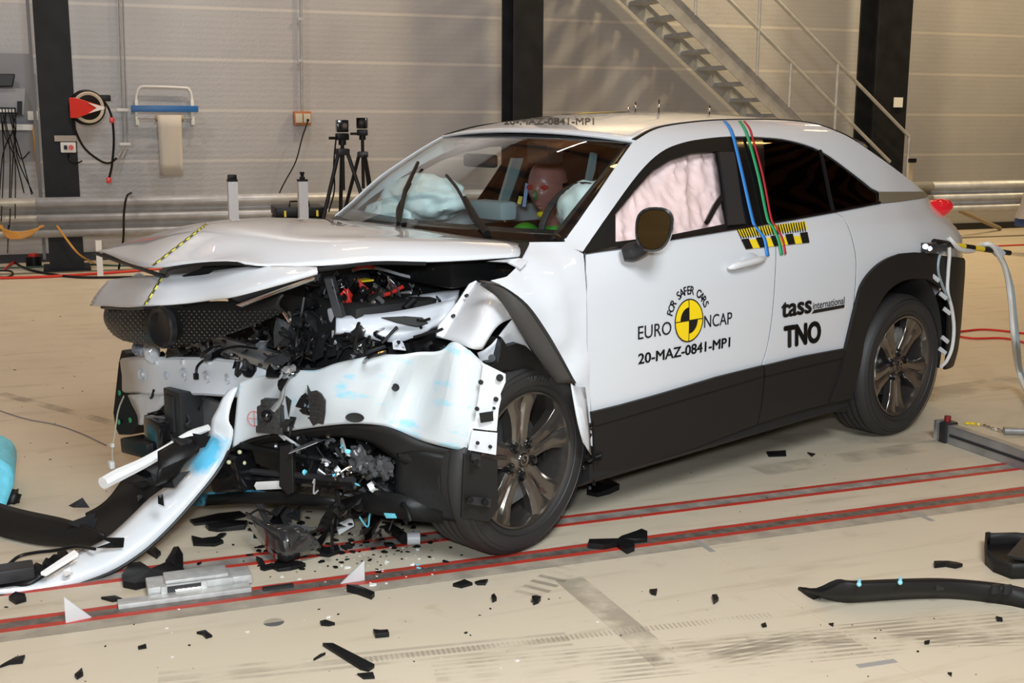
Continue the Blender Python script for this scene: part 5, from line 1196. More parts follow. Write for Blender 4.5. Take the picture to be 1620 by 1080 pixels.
G([[Ky(318, 780, -.10), Ky(345, 776, -.02), Ky(385, 772, .08), Ky(425, 778, .2)], [Ky(300, 800, -.14), Ky(335, 800, -.05), Ky(372, 790, .05), Ky(410, 784, .16)]], mat('blue_scraped_black', (.015, .02, .025), .35, var2=(.05, .35, .55), vscale=30), 'splitter', sub=1, sol=.008)
MB().prism([Ky(608, 811, .72), Ky(625, 812, .76), Ky(628, 818, .76), Ky(612, 818, .72)], (.3, .3, 0), .01).build('blue_scrap', LBLUE, car)
# broken sensors hanging on the white skin
def onskin(u, v, off=.01):
    p = hit(tsk, u, v, off); return p if p is not None else Ky(u, v, yB(u)+.02)
def lamp_wreck():
    c = onskin(440, 655, .03)
    b = MB(); R = Euler((0, 0, radians(-55))).to_matrix()
    b.box(c, (.085, .05, .075), R, .004); b.box(c+Vector((0, 0, .045)), (.06, .04, .03), R, .004); b.box(c+Vector((0, 0, -.045)), (.10, .045, .025), R, .004)
    t = b.build('sensor_housing', mat('wreck_grey', (.022, .022, .022), .45, bump=.5, bscale=50), car)
    n = R @ Vector((0, 1, 0)); MB().blob(c+Vector((.026, .012, .006)), (.022, .022, .022), n=10).build('sensor_lens', GLS, t)
    rnd = random.Random(21)
    for k in range(9):
        p = onskin(430+rnd.uniform(0, 42), 630+rnd.uniform(0, 48), .03); s = rnd.uniform(.012, .03)
        pts = [p+Vector((rnd.gauss(0, s*.5), rnd.gauss(0, s), rnd.gauss(0, s))) for _ in range(4)]
        MB().add(pts, [(0, 1, 2), (0, 2, 3), (0, 3, 1), (1, 3, 2)]).build('broken_fin', MATS['wreck_grey'], t, smooth=False)
    MB().tube(cr([onskin(466, 585, .05), onskin(463, 605, .04), onskin(458, 630, .035), onskin(450, 645, .05)], 4), [.012]*5+[.008]*5+[.012]*3, 8).build('strut', ALUD, t)
    P = [(491, 609), (496, 619), (505, 617), (512, 621), (519, 631), (518, 650), (515, 667), (507, 665), (499, 669), (494, 660), (493, 640)]
    s2 = MB().prism([onskin(u, v, .012) for u, v in P], (.5, .6, .1), .022).build('sensor_cover', MATS['wreck_grey'], car, bev=.002)
    for P in ([(472, 641), (479, 628), (486, 630), (484, 644)], [(480, 626), (487, 621), (493, 628), (490, 640)], [(478, 646), (488, 640), (493, 653), (483, 651)]):
        MB().prism([onskin(u, v, .010) for u, v in P], (.5, .6, .1), rnd.uniform(.01, .03)).build('broken_fin', BLK, s2, smooth=False)
    for v in (628, 640, 652): MB().tube([onskin(497, v, .04), onskin(514, v, .04)], .003, 5).build('rib', DGREY, s2)
    MB().box(onskin(466, 583, .03), (.04, .05, .02), R, .004).build('bracket', BLK, car)
lamp_wreck()
# a long bent pipe and hoses lying on the skin's upper edge
MB().tube(cr([Ky(410, 577, .18), Ky(450, 582, .28), Ky(500, 585, .40), Ky(540, 577, .50), Ky(575, 560, .56), Ky(610, 548, .60)], 6), .007, 8).build('bent_pipe', DGREY, car)
MB().tube(cr([Ky(333, 562, -.08), Ky(370, 548, 0), Ky(410, 552, .12), Ky(450, 560, .22), Ky(480, 560, .32)], 6), .004, 6).build('wiring', BLK, car)
MB().tube(cr([Ky(481, 470, .36), Ky(476, 500, .36), Ky(470, 530, .34), Ky(468, 560, .34)], 6), .006, 6).build('wiring', BLK, car)
# ---- interior
MB().box((1.96, 0, .93), (.34, 1.30, .16), None, .05).build('dashboard', INT, car)
G([[(2.15, y, .985) for y in np.linspace(-.66, .66, 7)], [(1.98, y, 1.03+.015*sin(y*3)) for y in np.linspace(-.66, .66, 7)], [(1.80, y, 1.0) for y in np.linspace(-.66, .66, 7)]], INT, 'dashboard_top', sub=1, sol=.02)
def seat(y):
    s = MB().box((1.05, y, .62), (.52, .50, .20), Euler((0, radians(-8), 0)).to_matrix(), .06).build('seat', INT, car)
    MB().box((.80, y, .90), (.15, .48, .62), Euler((0, radians(-18), 0)).to_matrix(), .06).build('backrest', INT, s)
    MB().box((.68, y, 1.27), (.10, .26, .19), Euler((0, radians(-10), 0)).to_matrix(), .05).build('headrest', INT, s)
seat(-.36); seat(.37)
MB().box((-.05, 0, .85), (.18, 1.1, .60), Euler((0, radians(-15), 0)).to_matrix(), .06).build('rear_seat', INT, car)
sw = Ky(900, 352, .37); Ms = Matrix.Translation(Vector((sw.x-.02, .37, sw.z-.015))) @ Matrix.Rotation(radians(68), 4, 'Y') @ Matrix.Rotation(pi/2, 4, 'X')
ringp = [(.175+.015*cos(a), .015*sin(a)) for a in np.linspace(0, 2*pi, 9)[:-1]]
st = MB().lathe(ringp, 40, Ms, True).build('steering_wheel', INT, car)
MB().blob((sw.x-.12, .385, sw.z+.035), (.12, .17, .13), n=22, amp=.12, seed=1).build('driver_airbag', BAGW, car)
pc = Kx(668, 312, 1.80); MB().blob((pc.x-.02, pc.y, pc.z-.005), (.15, .235, .11), n=40, amp=.16, seed=8, fr=1.7).blob((pc.x+.10, pc.y-.10, pc.z-.07), (.10, .15, .06), n=24, amp=.2, seed=4, fr=1.7).build('passenger_airbag', BAGW, car)
MB().box(Kx(780, 332, 1.62), (.10, .22, .085), None, .02).build('centre_panel', INTG, car)
MB().prism([Ky(812, 250, -.62), Ky(830, 250, -.62), Ky(814, 320, -.66), Ky(790, 324, -.66)], (0, -1, 0), .02).build('far_pillar_trim', mat('pale_trim', (.34, .44, .46), .5), car)
MB().prism([Ky(938, 241, -.2), Ky(945, 243, -.2), Ky(942, 268, -.2), Ky(935, 292, -.2), Ky(929, 288, -.2)], (0, -1, 0), .02).build('belt_guide_trim', MATS['pale_trim'], car)
MB().box((1.55, 0, 1.365), (.10, .14, .10), None, .02).build('mirror_mount', INT, car); MB().box(Kx(760, 254, 1.60), (.03, .22, .06), None, .015).build('inside_mirror', INT, car)
MB().tube([Ky(801, 345, -.5), Ky(826, 275, -.55), Ky(834, 250, -.6)], .02, 4).build('seat_belt', BLKM, car)
MB().tube([Ky(829, 327, -.42), Ky(834, 290, -.42)], .012, 4).build('belt_tape_blue', BLUE, car); MB().tube([Ky(821, 323, -.42), Ky(824, 311, -.42)], .013, 4).build('belt_tape_yellow', YEL, car)
MB().grid([[(x, t*(edge_at(x)[0]-.03), roofz(x, t*edge_at(x)[0])-.045) for t in np.linspace(-1, 1, 11)] for x in np.linspace(XR1-.03, XR0, 12)]).build('headliner', INT, car, sol=.01)
# curtain airbag behind the open driver's window
cb = c2([(960, 395), (966, 350), (980, 327), (1003, 298), (1032, 264), (1059, 248), (1093, 238), (1136, 234), (1150, 304), (1153, 358), (1060, 384)], 2)
def fold(x, z): return -.055+.030*noise.noise(Vector((x*6, z*3.2, 3)))-.030*abs(noise.noise(Vector((x*9+z*6, z*5-x*3, 9))))-.016*abs(noise.noise(Vector((x*20-z*9, z*16+x*8, 5))))
pl = [(p.x, p.z) for p in [S(u, v, -.05) for u, v in cb]]
pc_ = clip_poly(pl, .012)
MB().add([(x, Yb(x, z)+fold(x, z), z) for x, z in pc_[0]], pc_[1]).build('curtain_airbag', BAGP, car)
MB().tube([S(1118, 352, -.02), S(1132, 325, -.015), S(1150, 300, -.012)], [.012, .014, .016], 4).build('seat_belt', BLK, car)
MB().prism([S(945, 393, -.02), S(972, 340, -.02), S(972, 388, -.02)], (0, 1, 0), .006).build('corner_trim', BLK, car)
# ---- crash dummy (passenger side)
def dummy(x, y, z, lab, yaw):
    t = thing('crash_test_dummy', lab, 'dummy'); L_ = towld((x, y, 0)); t.location = Vector((L_[0], L_[1], z)); t.rotation_euler = (0, radians(8), Q[2]+radians(yaw))
    b = MB(); n = 40; vs = []; fs = []
    for i in range(n+1):
        for j in range(2*n):
            a, q = pi*i/n, pi*j/n; d = Vector((sin(a)*cos(q), sin(a)*sin(q), cos(a)))
            X, Y, Z = d.x*.098, d.y*.078, d.z*.118
            if d.z > 0: X *= 1+.10*d.z*(1 if d.x < 0 else .3)
            low = max(0, -d.z); Y *= 1-.32*low**1.3; X *= 1-(.40 if d.x < 0 else .08)*low**1.5
            fr_ = max(0, d.x)
            X += .026*math.exp(-((d.y/.16)**2+((d.z+.16)/.17)**2))*fr_          # nose
            X -= .013*math.exp(-(((abs(d.y)-.36)/.16)**2+((d.z-.08)/.12)**2))*fr_  # eye sockets
            X += .012*math.exp(-((d.y/.28)**2+((d.z+.52)/.07)**2))*fr_-.008*math.exp(-((d.y/.3)**2+((d.z+.60)/.04)**2))*fr_+.011*math.exp(-((d.y/.26)**2+((d.z+.67)/.06)**2))*fr_  # lips
            X += .012*math.exp(-((d.y/.3)**2+((d.z+.88)/.10)**2))*fr_           # chin
            vs.append((X, Y, Z))
    for i in range(n):
        for j in range(2*n): fs.append((i*2*n+j, (i+1)*2*n+j, (i+1)*2*n+(j+1) % (2*n), i*2*n+(j+1) % (2*n)))
    b.add(vs, fs); b.tube([(-.02, 0, -.07), (-.03, 0, -.20)], [.055, .06], 16); h = b.build('head', SKIN, t); h.scale = (1.14, 1.14, 1.14)
    for s in (-1, 1):
        e = MB()
        for k in range(4): a = pi/4+pi/2*k; e.cyl((-.012+.016*cos(a), s*.070, -.005+.016*sin(a)), (-.012+.016*cos(a), s*.0805, -.005+.016*sin(a)), .011, 12)
        e.build('ear_mount', GLS, h)
    def patch(c, r, m, nm): MB().blob(c, r, n=8).build(nm, m, h)
    patch((.079, .032, .012), (.010, .022, .010), mat('red_marker', (.55, .03, .03), .5), 'red_patch'); patch((.086, -.03, .012), (.010, .02, .010), MATS['red_marker'], 'red_patch')
    patch((.106, .004, -.016), (.010, .012, .020), mat('green_marker', (.03, .25, .08), .5), 'green_patch'); patch((.088, .014, -.10), (.010, .022, .013), YEL, 'yellow_patch')
    MB().lathe([(.0795, -.001), (.0805, 0), (.0795, .001)], 40, Matrix.Translation((-.028, 0, .008)) @ Matrix.Rotation(pi/2, 4, 'Z') @ Matrix.Scale(1.48, 4, (0, 0, 1)), True).build('skull_seam', mat('seam', (.12, .03, .025), .4), h)
    tb_ = MB(); tb_.blob((-.05, 0, -.40), (.13, .19, .22), n=16); tb_.blob((-.03, .17, -.27), (.075, .08, .08), n=12); tb_.blob((-.03, -.17, -.27), (.075, .08, .08), n=12); tb_.tube([(-.03, 0, -.16), (-.03, 0, -.26)], [.06, .085], 14)
    torso = tb_.build('shirt', GSH, t)
    for s in (-1, 1):
        MB().tube(cr([(-.03, s*.20, -.29), (.02, s*.24, -.42), (.10, s*.25, -.53), (.25, s*.2, -.50), (.33, s*.17, -.45)], 4), [.05]*6+[.044]*5+[.036]*6, 12).build('arm', SKIN, t)
        hd = MB().box((.37, s*.165, -.44), (.09, .035, .08), None, .014)
        for k, (dz, L2) in enumerate(((.03, .075), (.01, .085), (-.01, .08), (-.03, .065))): hd.tube(cr([(.41, s*.165, -.44+dz), (.41+L2*.5, s*.15, -.44+dz), (.41+L2*.75, s*.125, -.445+dz)], 3), .009, 8)
        hd.tube(cr([(.35, s*.15, -.41), (.38, s*.125, -.40), (.41, s*.115, -.41)], 3), .010, 8).build('hand', SKIN, t)
        MB().tube(cr([(-.02, s*.10, -.60), (.2, s*.13, -.60), (.40, s*.13, -.58), (.52, s*.13, -.72), (.58, s*.13, -.80)], 4), [.08]*8+[.065]*9, 12).build('leg', mat('dummy_shorts', (.05, .2, .04), .7), t)
    return t
dummy(1.20, -.35, 1.188, 'brown headed crash test dummy in a green shirt seen through the windscreen', 14)
d2 = dummy(1.36, .40, 1.12, 'second crash test dummy at the steering wheel, hidden by the pink curtain airbag', 4)
# ---- cable pole on the tail
def cable_pole():
    A = Ky(1478, 383, .89); B_ = Vector(tocar(W(1597, 400, 1, towld(A)[1]-.1)))
    wA = Vector(towld(A)); wB = Vector(W(1597, 400, 1, wA.y+.30))
    t = thing('cable_pole', 'yellow and black striped pole carrying white cables from the tail of the car', 'pole', wA)
    d = wB-wA; n = 9
    MB().cyl((0, 0, 0), d*.25, .017, 14).build('grip', BLK, t)
    for k in range(6): MB().cyl(d*(.25+.125*k), d*(.25+.125*(k+1)), .0135, 12).build('band', YEL if k % 2 == 0 else BLK, t)
    MB().cyl(d*1.0, d*1.006, .011, 10).build('end_plug', BLK, t)
    r = lambda u, v, dy=0.: Vector(W(u, v, 1, (wA+d*((u-1478)/119)).y+dy))-wA
    WC = mat('white_cable', (.68, .68, .66), .4); GC = mat('blue_grey_cable', (.25, .32, .36), .4)
    def cab(pts, rad, m): return MB().tube(cr(pts, 8), rad, 8).build('cable', m, t)
    cab([r(1500, 376), r(1508, 384, -.03), r(1520, 395, -.03), r(1538, 396, .0), r(1552, 388, .03), r(1567, 387, -.02), r(1577, 400, -.03), r(1590, 425, -.03), r(1598, 470, -.04), r(1603, 530, -.2), Vector(W(1612, 590, 1, 5.1))-wA, Vector(FL(1640, 655, .02))-wA], .013, WC)
    cab([r(1502, 377, .02), r(1514, 386, .02), r(1530, 393, .03), r(1552, 392, .04), r(1572, 393, .02), r(1586, 410, .0), r(1600, 450, -.02), r(1606, 500, -.1), r(1611, 545, -.2), Vector(W(1618, 595, 1, 5.1))-wA, Vector(FL(1650, 655, .02))-wA], .010, GC)
    cab([r(1500, 376), r(1502, 400, -.01), r(1500, 430), r(1499, 460), r(1506, 490), r(1509, 520), r(1506, 550), r(1498, 570), r(1489, 580)], .009, WC)
    cab([r(1492, 392), r(1485, 410), r(1484, 430), r(1490, 450), r(1501, 475)], .008, GC)
    for u, v in ((1480, 440), (1492, 468), (1498, 492), (1495, 537), (1491, 555)): MB().box(r(u, v, -.01), (.05, .008, .02), Euler((0, .6, 0)).to_matrix()).build('tape_tab', mat('light_tape', (.5, .52, .54), .5), t)
    MB().box(r(1578, 398, -.0), (.07, .05, .04), Euler((0, .6, 0)).to_matrix(), .01).build('tape_wrap', mat('light_tape2', (.42, .46, .5), .5), t)
    cl = MB().box(r(1469, 392, .0), (.07, .04, .05), None, .006).box(r(1483, 391, .0), (.08, .05, .035), None, .006); cl.cyl(r(1464, 390, -.03), r(1464, 390, .03), .014, 10); cl.cyl(r(1471, 393, -.03), r(1471, 393, .03), .012, 10)
    cl.build('clamp', mat('clamp_metal', (.10, .10, .11), .25, metal=.7), t)
cable_pole()
# ================================================================== LOOSE PIECES ON THE FLOOR
def WZ(u, v, z): return W(u, v, 2, z)
def torn_bumper():
    t = thing('torn_bumper', 'long white bumper strip with blue paint torn off and curving down to the floor', 'bumper', FL(150, 915))
    o = t.location
    # outer edge and inner edge of the white skin: (u, v, height)
    oe = [(-25, 941, .015), (0, 940, .012), (50, 938, .012), (100, 929, .012), (145, 915, .012), (187, 897, .015), (233, 866, .03), (277, 824, .07), (317, 778, .14), (338, 752, .20), (352, 731, .25)]
    ie = [(-25, 930, .04), (0, 931, .04), (45, 920, .05), (68, 908, .07), (113, 878, .09), (163, 855, .11), (204, 820, .15), (237, 788, .20), (278, 758, .28), (302, 728, .33), (327, 692, .42)]
    tipo = [(360, 715, .29), (366, 702, .33), (369, 680, .38), (362, 665, .42), (366, 640, .48), (377, 612, .56)]
    tipi = [(331, 684, .44), (334, 672, .46), (336, 662, .48), (345, 645, .51), (352, 630, .53), (362, 617, .56)]
    oy = [3.97, 3.975, 3.985, 3.99, 4.01, 4.04, 4.08, 4.13, 4.17, 4.19, 4.2]+[4.2, 4.2, 4.2, 4.21, 4.22, 4.23]
    yd = [.05, .05, .06, .07, .09, .10, .11, .11, .10, .09, .08]+[.06, .05, .04, .03, .02, .01]
    A = cr([W(p[0], p[1], 1, y)-o for p, y in zip(oe+tipo, oy)], 3); B_ = cr([W(p[0], p[1], 1, y+d)-o for p, y, d in zip(ie+tipi, oy, yd)], 3)
    M = mat('bumper_white', (.66, .69, .72), .28, coat=.8)
    nt = M.node_tree; b = nt.nodes['Principled BSDF']; tc = nt.nodes.new('ShaderNodeTexCoord'); sx = nt.nodes.new('ShaderNodeSeparateXYZ'); nt.links.new(tc.outputs['Object'], sx.inputs[0])
    mr = nt.nodes.new('ShaderNodeMapRange'); nt.links.new(sx.outputs[2], mr.inputs[0]); mr.inputs[1].default_value = .20; mr.inputs[2].default_value = .31
    nz = nt.nodes.new('ShaderNodeTexNoise'); nz.inputs['Scale'].default_value = 9; nz.inputs['Detail'].default_value = 8; nt.links.new(tc.outputs['Object'], nz.inputs['Vector'])
    m2 = nt.nodes.new('ShaderNodeMapRange'); nt.links.new(sx.outputs[2], m2.inputs[0]); m2.inputs[1].default_value = .44; m2.inputs[2].default_value = .38
    m3 = nt.nodes.new('ShaderNodeMath'); m3.operation = 'MULTIPLY'; nt.links.new(mr.outputs[0], m3.inputs[0]); nt.links.new(m2.outputs[0], m3.inputs[1])
    mu = nt.nodes.new('ShaderNodeMath'); mu.operation = 'MULTIPLY'; nt.links.new(m3.outputs[0], mu.inputs[0]); nt.links.new(nz.outputs[0], mu.inputs[1])
    rp = nt.nodes.new('ShaderNodeValToRGB'); rp.color_ramp.elements[0].position = .30; rp.color_ramp.elements[0].color = (.66, .69, .72, 1); rp.color_ramp.elements[1].position = .5; rp.color_ramp.elements[1].color = (.12, .52, .78, 1)
    nt.links.new(mu.outputs[0], rp.inputs[0]); nt.links.new(rp.outputs[0], b.inputs['Base Color'])
    rows = []
    for f in (0, .2, .4, .6, .8, 1): rows.append([a.lerp(b_, f)+Vector((.1, -.6, .5)).normalized()*.022*sin(pi*f)*(0.3 if k > len(A)*.7 else 1) for k, (a, b_) in enumerate(zip(A, B_))])
    MB().grid(rows).build('white_skin', M, t, sol=.004)
    MB().tube([a+Vector((0, -.004, -.004)) for a in A[:int(len(A)*.72)]], .006, 6).build('black_lip', BLK, t)
    # inner black structure
    def strip(pts, m, name, **k): return G([[WZ(*p)-o for p in r] for r in pts], m, name, t, sub=2, sol=.008, **k)
    strip([[(-30, 785, .10), (10, 800, .10), (60, 812, .11), (120, 822, .12), (165, 845, .10)], [(-30, 815, .05), (10, 835, .05), (60, 850, .05), (115, 858, .05), (165, 860, .06)], [(-30, 840, .01), (10, 850, .01), (60, 862, .01), (115, 864, .02), (165, 862, .03)]], CLAD, 'lower_lip')
    strip([[(135, 812, .12), (170, 795, .14), (195, 755, .20), (215, 735, .24), (250, 720, .28)], [(140, 840, .07), (175, 825, .09), (200, 800, .13), (230, 765, .18), (280, 735, .23)], [(150, 858, .05), (190, 848, .06), (212, 828, .08), (238, 795, .12), (285, 757, .18)]], CLAD, 'inner_panel')
    strip([[(250, 715, .38), (283, 690, .43), (325, 690, .44)], [(250, 745, .34), (280, 725, .37), (315, 715, .39)], [(245, 768, .28), (275, 752, .30), (300, 728, .33)]], BLK, 'inner_panel', jit=.012, seed=2)
    rnd = random.Random(9)
    for u, v, z in ((232, 752, .27), (245, 765, .26), (222, 772, .24), (250, 790, .24), (262, 760, .28), (120, 800, .14), (130, 825, .12), (215, 790, .22), (180, 862, .10), (275, 700, .40), (300, 705, .4), (320, 695, .43)):
        p = WZ(u, v, z)-o; s = rnd.uniform(.02, .035)
        pts = [p+Vector((rnd.gauss(0, s), rnd.gauss(0, s*.6), rnd.gauss(0, s))) for _ in range(5)]
        MB().add(pts, [(0, 1, 2), (0, 2, 3), (0, 3, 4), (1, 2, 4), (2, 3, 4), (0, 1, 4)]).build('broken_clip', BLK if rnd.random() < .7 else DGREY, t, smooth=False)
    MB().prism([WZ(64, 910, .055)-o, WZ(118, 874, .095)-o, WZ(125, 880, .09)-o, WZ(73, 912, .05)-o], (0, 0, 1), .012).build('white_flange', WHT, t, bev=.002)
    MB().prism([WZ(101, 904, .05)-o, WZ(112, 899, .055)-o, WZ(115, 907, .045)-o, WZ(103, 912, .045)-o], (-.1, -.3, .5), .008).build('square_clip', WHT, t)
    MB().box(WZ(20, 905, .05)-o, (.13, .08, .045), Euler((0, 0, .1)).to_matrix(), .008).build('connector', DGREY, t)
    strip([[(-20, 900, .03), (20, 895, .05), (50, 900, .05), (68, 905, .05)], [(-20, 925, .01), (20, 930, .01), (50, 925, .02), (70, 912, .03)]], BLK, 'black_tray')
    MB().tube(cr([WZ(12, 894, .03)-o, WZ(30, 880, .04)-o, WZ(55, 874, .05)-o, WZ(90, 870, .06)-o, WZ(120, 864, .08)-o, WZ(150, 868, .1)-o], 6), .006, 6).build('cable', BLK, t)
    for u, v, z in ((75, 893, .05), (88, 886, .06), (60, 900, .05), (100, 880, .07)):
        MB().box(WZ(u, v, z)-o, (.03, .03, .03), Euler((rnd.random(), rnd.random(), rnd.random())).to_matrix(), .003).build('broken_clip', BLK, t)
    return t
torn_bumper()
def white_rod():
    pts = [(163, 764, .30), (185, 752, .31), (225, 733, .33), (262, 712, .36), (300, 688, .40), (330, 676, .43)]
    P = [WZ(*p) for p in pts]; rows = []
    t = MB()
    rr = [.022, .024, .020, .018, .016, .012]
    t.tube(cr(P, 4), [float(np.interp(k, range(0, 24, 4), rr)) for k in range(21)], 8)
    return tag(t.build('grille_bar', WHT), 'long white bar sticking out to the left below the crossbeam', 'bar')
white_rod()
b = MB(); b.prism([W(-60, 715, 1, 4.9), W(0, 728, 1, 4.9), W(14, 737, 1, 4.9), W(23, 752, 1, 4.9), W(22, 768, 1, 4.9), W(10, 800, 1, 4.9), W(-8, 838, 1, 4.9), W(-60, 850, 1, 4.9)], (0, 1, 0), .4)
bz = b.build('barrier_block', LBLUE, bev=.02); tag(bz, 'light blue barrier block at the left edge of the photo', 'barrier')
MB().blob(Vector(W(19, 790, 1, 4.98)), (.03, .04, .04), n=8, amp=.6).build('torn_foil', BLK).parent = bz
# steel slide on the near rail
def slide():
    SLM = mat('machined_steel', (.50, .50, .49), .38, metal=.35, var=.12, vscale=30)
    o = FL(290, 945); t = thing('steel_slide', 'machined steel slide unit clamped on the near floor rail', 'slide', o)
    def q(u, v, z=0.): return FL(u, v)-o+Vector((0, 0, z))
    a, b_ = q(187, 964), q(398, 936); d = (b_-a).normalized(); ang = math.atan2(d.y, d.x); R = Euler((0, 0, ang)).to_matrix(); nn = Vector((-d.y, d.x, 0))
    L_ = (b_-a).length
    MB().box((a+b_)/2+nn*.02+Vector((0, 0, .009)), (L_, .05, .016), R, .003).build('base_bar', SLM, t)
    body = MB(); c = (q(240, 950)+q(365, 930))/2+nn*.055
    body.box(c+Vector((0, 0, .02)), (.27, .10, .035), R, .006); body.box(c+nn*.0+Vector((.02, .0, .045)), (.20, .085, .012), R, .005); body.box(c+d*.16+Vector((0, 0, .022)), (.07, .09, .03), R, .004)
    body.build('body', SLM, t)
    MB().box(c+nn*-.052+Vector((-.015, 0, .022)), (.13, .008, .026), R).build('slot', DGREY, t)
    MB().cyl(c+nn*-.055-d*.05+Vector((0, 0, .02)), c+nn*-.055+d*.03+Vector((0, 0, .02)), .007, 10).build('spindle', CHR, t)
    for s in (-.085, .04): MB().box(c+nn*-.055+d*s+Vector((0, 0, .022)), (.02, .016, .036), R, .002).build('jaw', SLM, t)
    ch = MB()
    MB().box(q(440, 931)+nn*.0+Vector((0, 0, .006)), (.10, .02, .008), R).build('chain', DGREY, t)
slide()
def tri(pts, lab):
    P = [Vector(p) for p in pts]; o = MB().prism(P, (0, 1, 0), .006).build('triangle_plate', mat('white_plate', (.66, .66, .67), .3, metal=.3), smooth=False); tag(o, lab, 'plate')
p0, p1 = FL(104, 986), FL(146, 977); tri([p0, p1, p0+Vector((0, 0, .085))], 'white triangular plate standing upright on the near rail at the left')
p0, p1 = FL(538, 924), FL(577, 918); tri([p0, p1, p1+Vector((0, 0, .07))], 'white triangular plate standing upright on the near rail before the wreck')
tag(MB().lathe([(0, .008), (.028, .008), (.031, .006), (.031, 0), (0, 0)], 30, Matrix.Translation(FL(433, 984)) @ Matrix.Rotation(pi/2, 4, 'X') @ Matrix.Scale(-1, 4, (0, 1, 0))).build('metal_disc', mat('dull_silver', (.50, .51, .53), .4, metal=.25)), 'small flat silver disc on the floor below the torn bumper', 'disc')
# individually recognisable black pieces: outline in the photo's floor plane with their own thickness
def piece(pts, th, lab, m=BLK, name='plastic_piece', cat='broken part', bend=.0, lift=0., seed=0, kids=None):
    P = [FL(u, v) for u, v in pts]; rnd = random.Random(seed or int(pts[0][0])); c = sum(P, Vector())/len(P)
    R = max((p-c).length for p in P)
    lo = [p+Vector((0, 0, .001+lift*abs(rnd.gauss(0, .6))+bend*((p-c).length/R)**2)) for p in P]; hi = [p+Vector((0, 0, th*rnd.uniform(.7, 1.2))) for p in lo]
    k = len(P); tc_ = sum(hi, Vector())/k+Vector((0, 0, th*.3)); bc_ = sum(lo, Vector())/k
    b = MB(); b.v = [tuple(v) for v in lo+hi+[tc_, bc_]]; b.f = [(k+i, k+(i+1) % k, 2*k) for i in range(k)]+[((i+1) % k, i, 2*k+1) for i in range(k)]+[(i, (i+1) % k, k+(i+1) % k, k+i) for i in range(k)]
    o = b.build(name, m, smooth=False, bev=.0015 if th > .008 else 0); return tag(o, lab, cat)
def arch_piece():
    t = thing('arch_trim_piece', 'long curved black wheel arch trim lying at the lower right edge', 'trim', FL(1450, 945)); o = t.location
    top = [(1274, 933, .02), (1302, 936, .05), (1335, 922, .09), (1360, 924, .09), (1440, 921, .09), (1500, 920, .08), (1560, 924, .07), (1620, 932, .06), (1690, 950, .05)]
    bot = [(1274, 936, .0), (1300, 945, .0), (1332, 952, .0), (1360, 952, .0), (1430, 947, .0), (1500, 946, .0), (1560, 952, .0), (1620, 962, .0), (1690, 985, .0)]
    A = cr([WZ(*p)-o for p in top], 3); B_ = cr([WZ(u, v, 0)-o for u, v, z in bot], 3)
    MB().grid([A, [a.lerp(b, .5)+Vector((0, -.01, .0)) for a, b in zip(A, B_)], B_]).build('trim_face', CLAD, t, sol=.006)
    MB().grid([A, [a+Vector((.01, .05, -.01)) for a in A], [a+Vector((.01, .06, -.05)) for a in A]]).build('trim_return', BLK, t, sol=.005)
    for u, v in ((1359, 924), (1424, 921)):
        MB().cyl(WZ(u, v, .08)-o, WZ(u, v, .08)-o+Vector((0, 0, .016)), .006, 10).blob(WZ(u, v, .098)-o, (.008, .008, .008), n=6).build('blue_clip', mat('blue_clip', (.25, .6, .7), .4), t)
    for u, v in ((1486, 926), (1594, 932), (1575, 931)): MB().box(WZ(u, v, .065)-o, (.03, .012, .03), None, .003).build('clip_socket', DGREY, t)
arch_piece()
def tray_piece():
    t = thing('plastic_tray', 'black plastic tray shell with raised rim at the right edge of the photo', 'tray', FL(1600, 900)); o = t.location
    rim = [(1558, 865), (1563, 864), (1566, 866), (1605, 865), (1660, 870), (1680, 900), (1650, 915), (1600, 916), (1572, 905), (1559, 893)]
    P = [FL(u, v)-o for u, v in rim]; c = sum(P, Vector())/len(P)
    MB().prism([p*.98+Vector((0, 0, .004)) for p in P], (0, 0, 1), .006).build('tray_bottom', BLK, t)
    rows = [[p+Vector((0, 0, h)) for p in P+[P[0]]] for h in (.002, .03, .055)]
    MB().grid(rows).build('rim', CLAD, t, sol=.005)
    MB().prism([FL(1592, 890)-o+Vector((0, 0, .02)), FL(1618, 872)-o+Vector((0, 0, .05)), FL(1650, 880)-o+Vector((0, 0, .05)), FL(1640, 900)-o+Vector((0, 0, .02))], (0, 0, 1), .008).build('inner_wall', DGREY, t)
tray_piece()
tag(MB().prism([FL(510, 1022, .001), FL(527, 1022, .001), FL(593, 1056, .001), FL(583, 1063, .001), FL(570, 1060, .001)], (0, 0, 1), .012).build('black_rod', BLK, bev=.002), 'straight black rod lying on the pale floor at the front', 'rod')
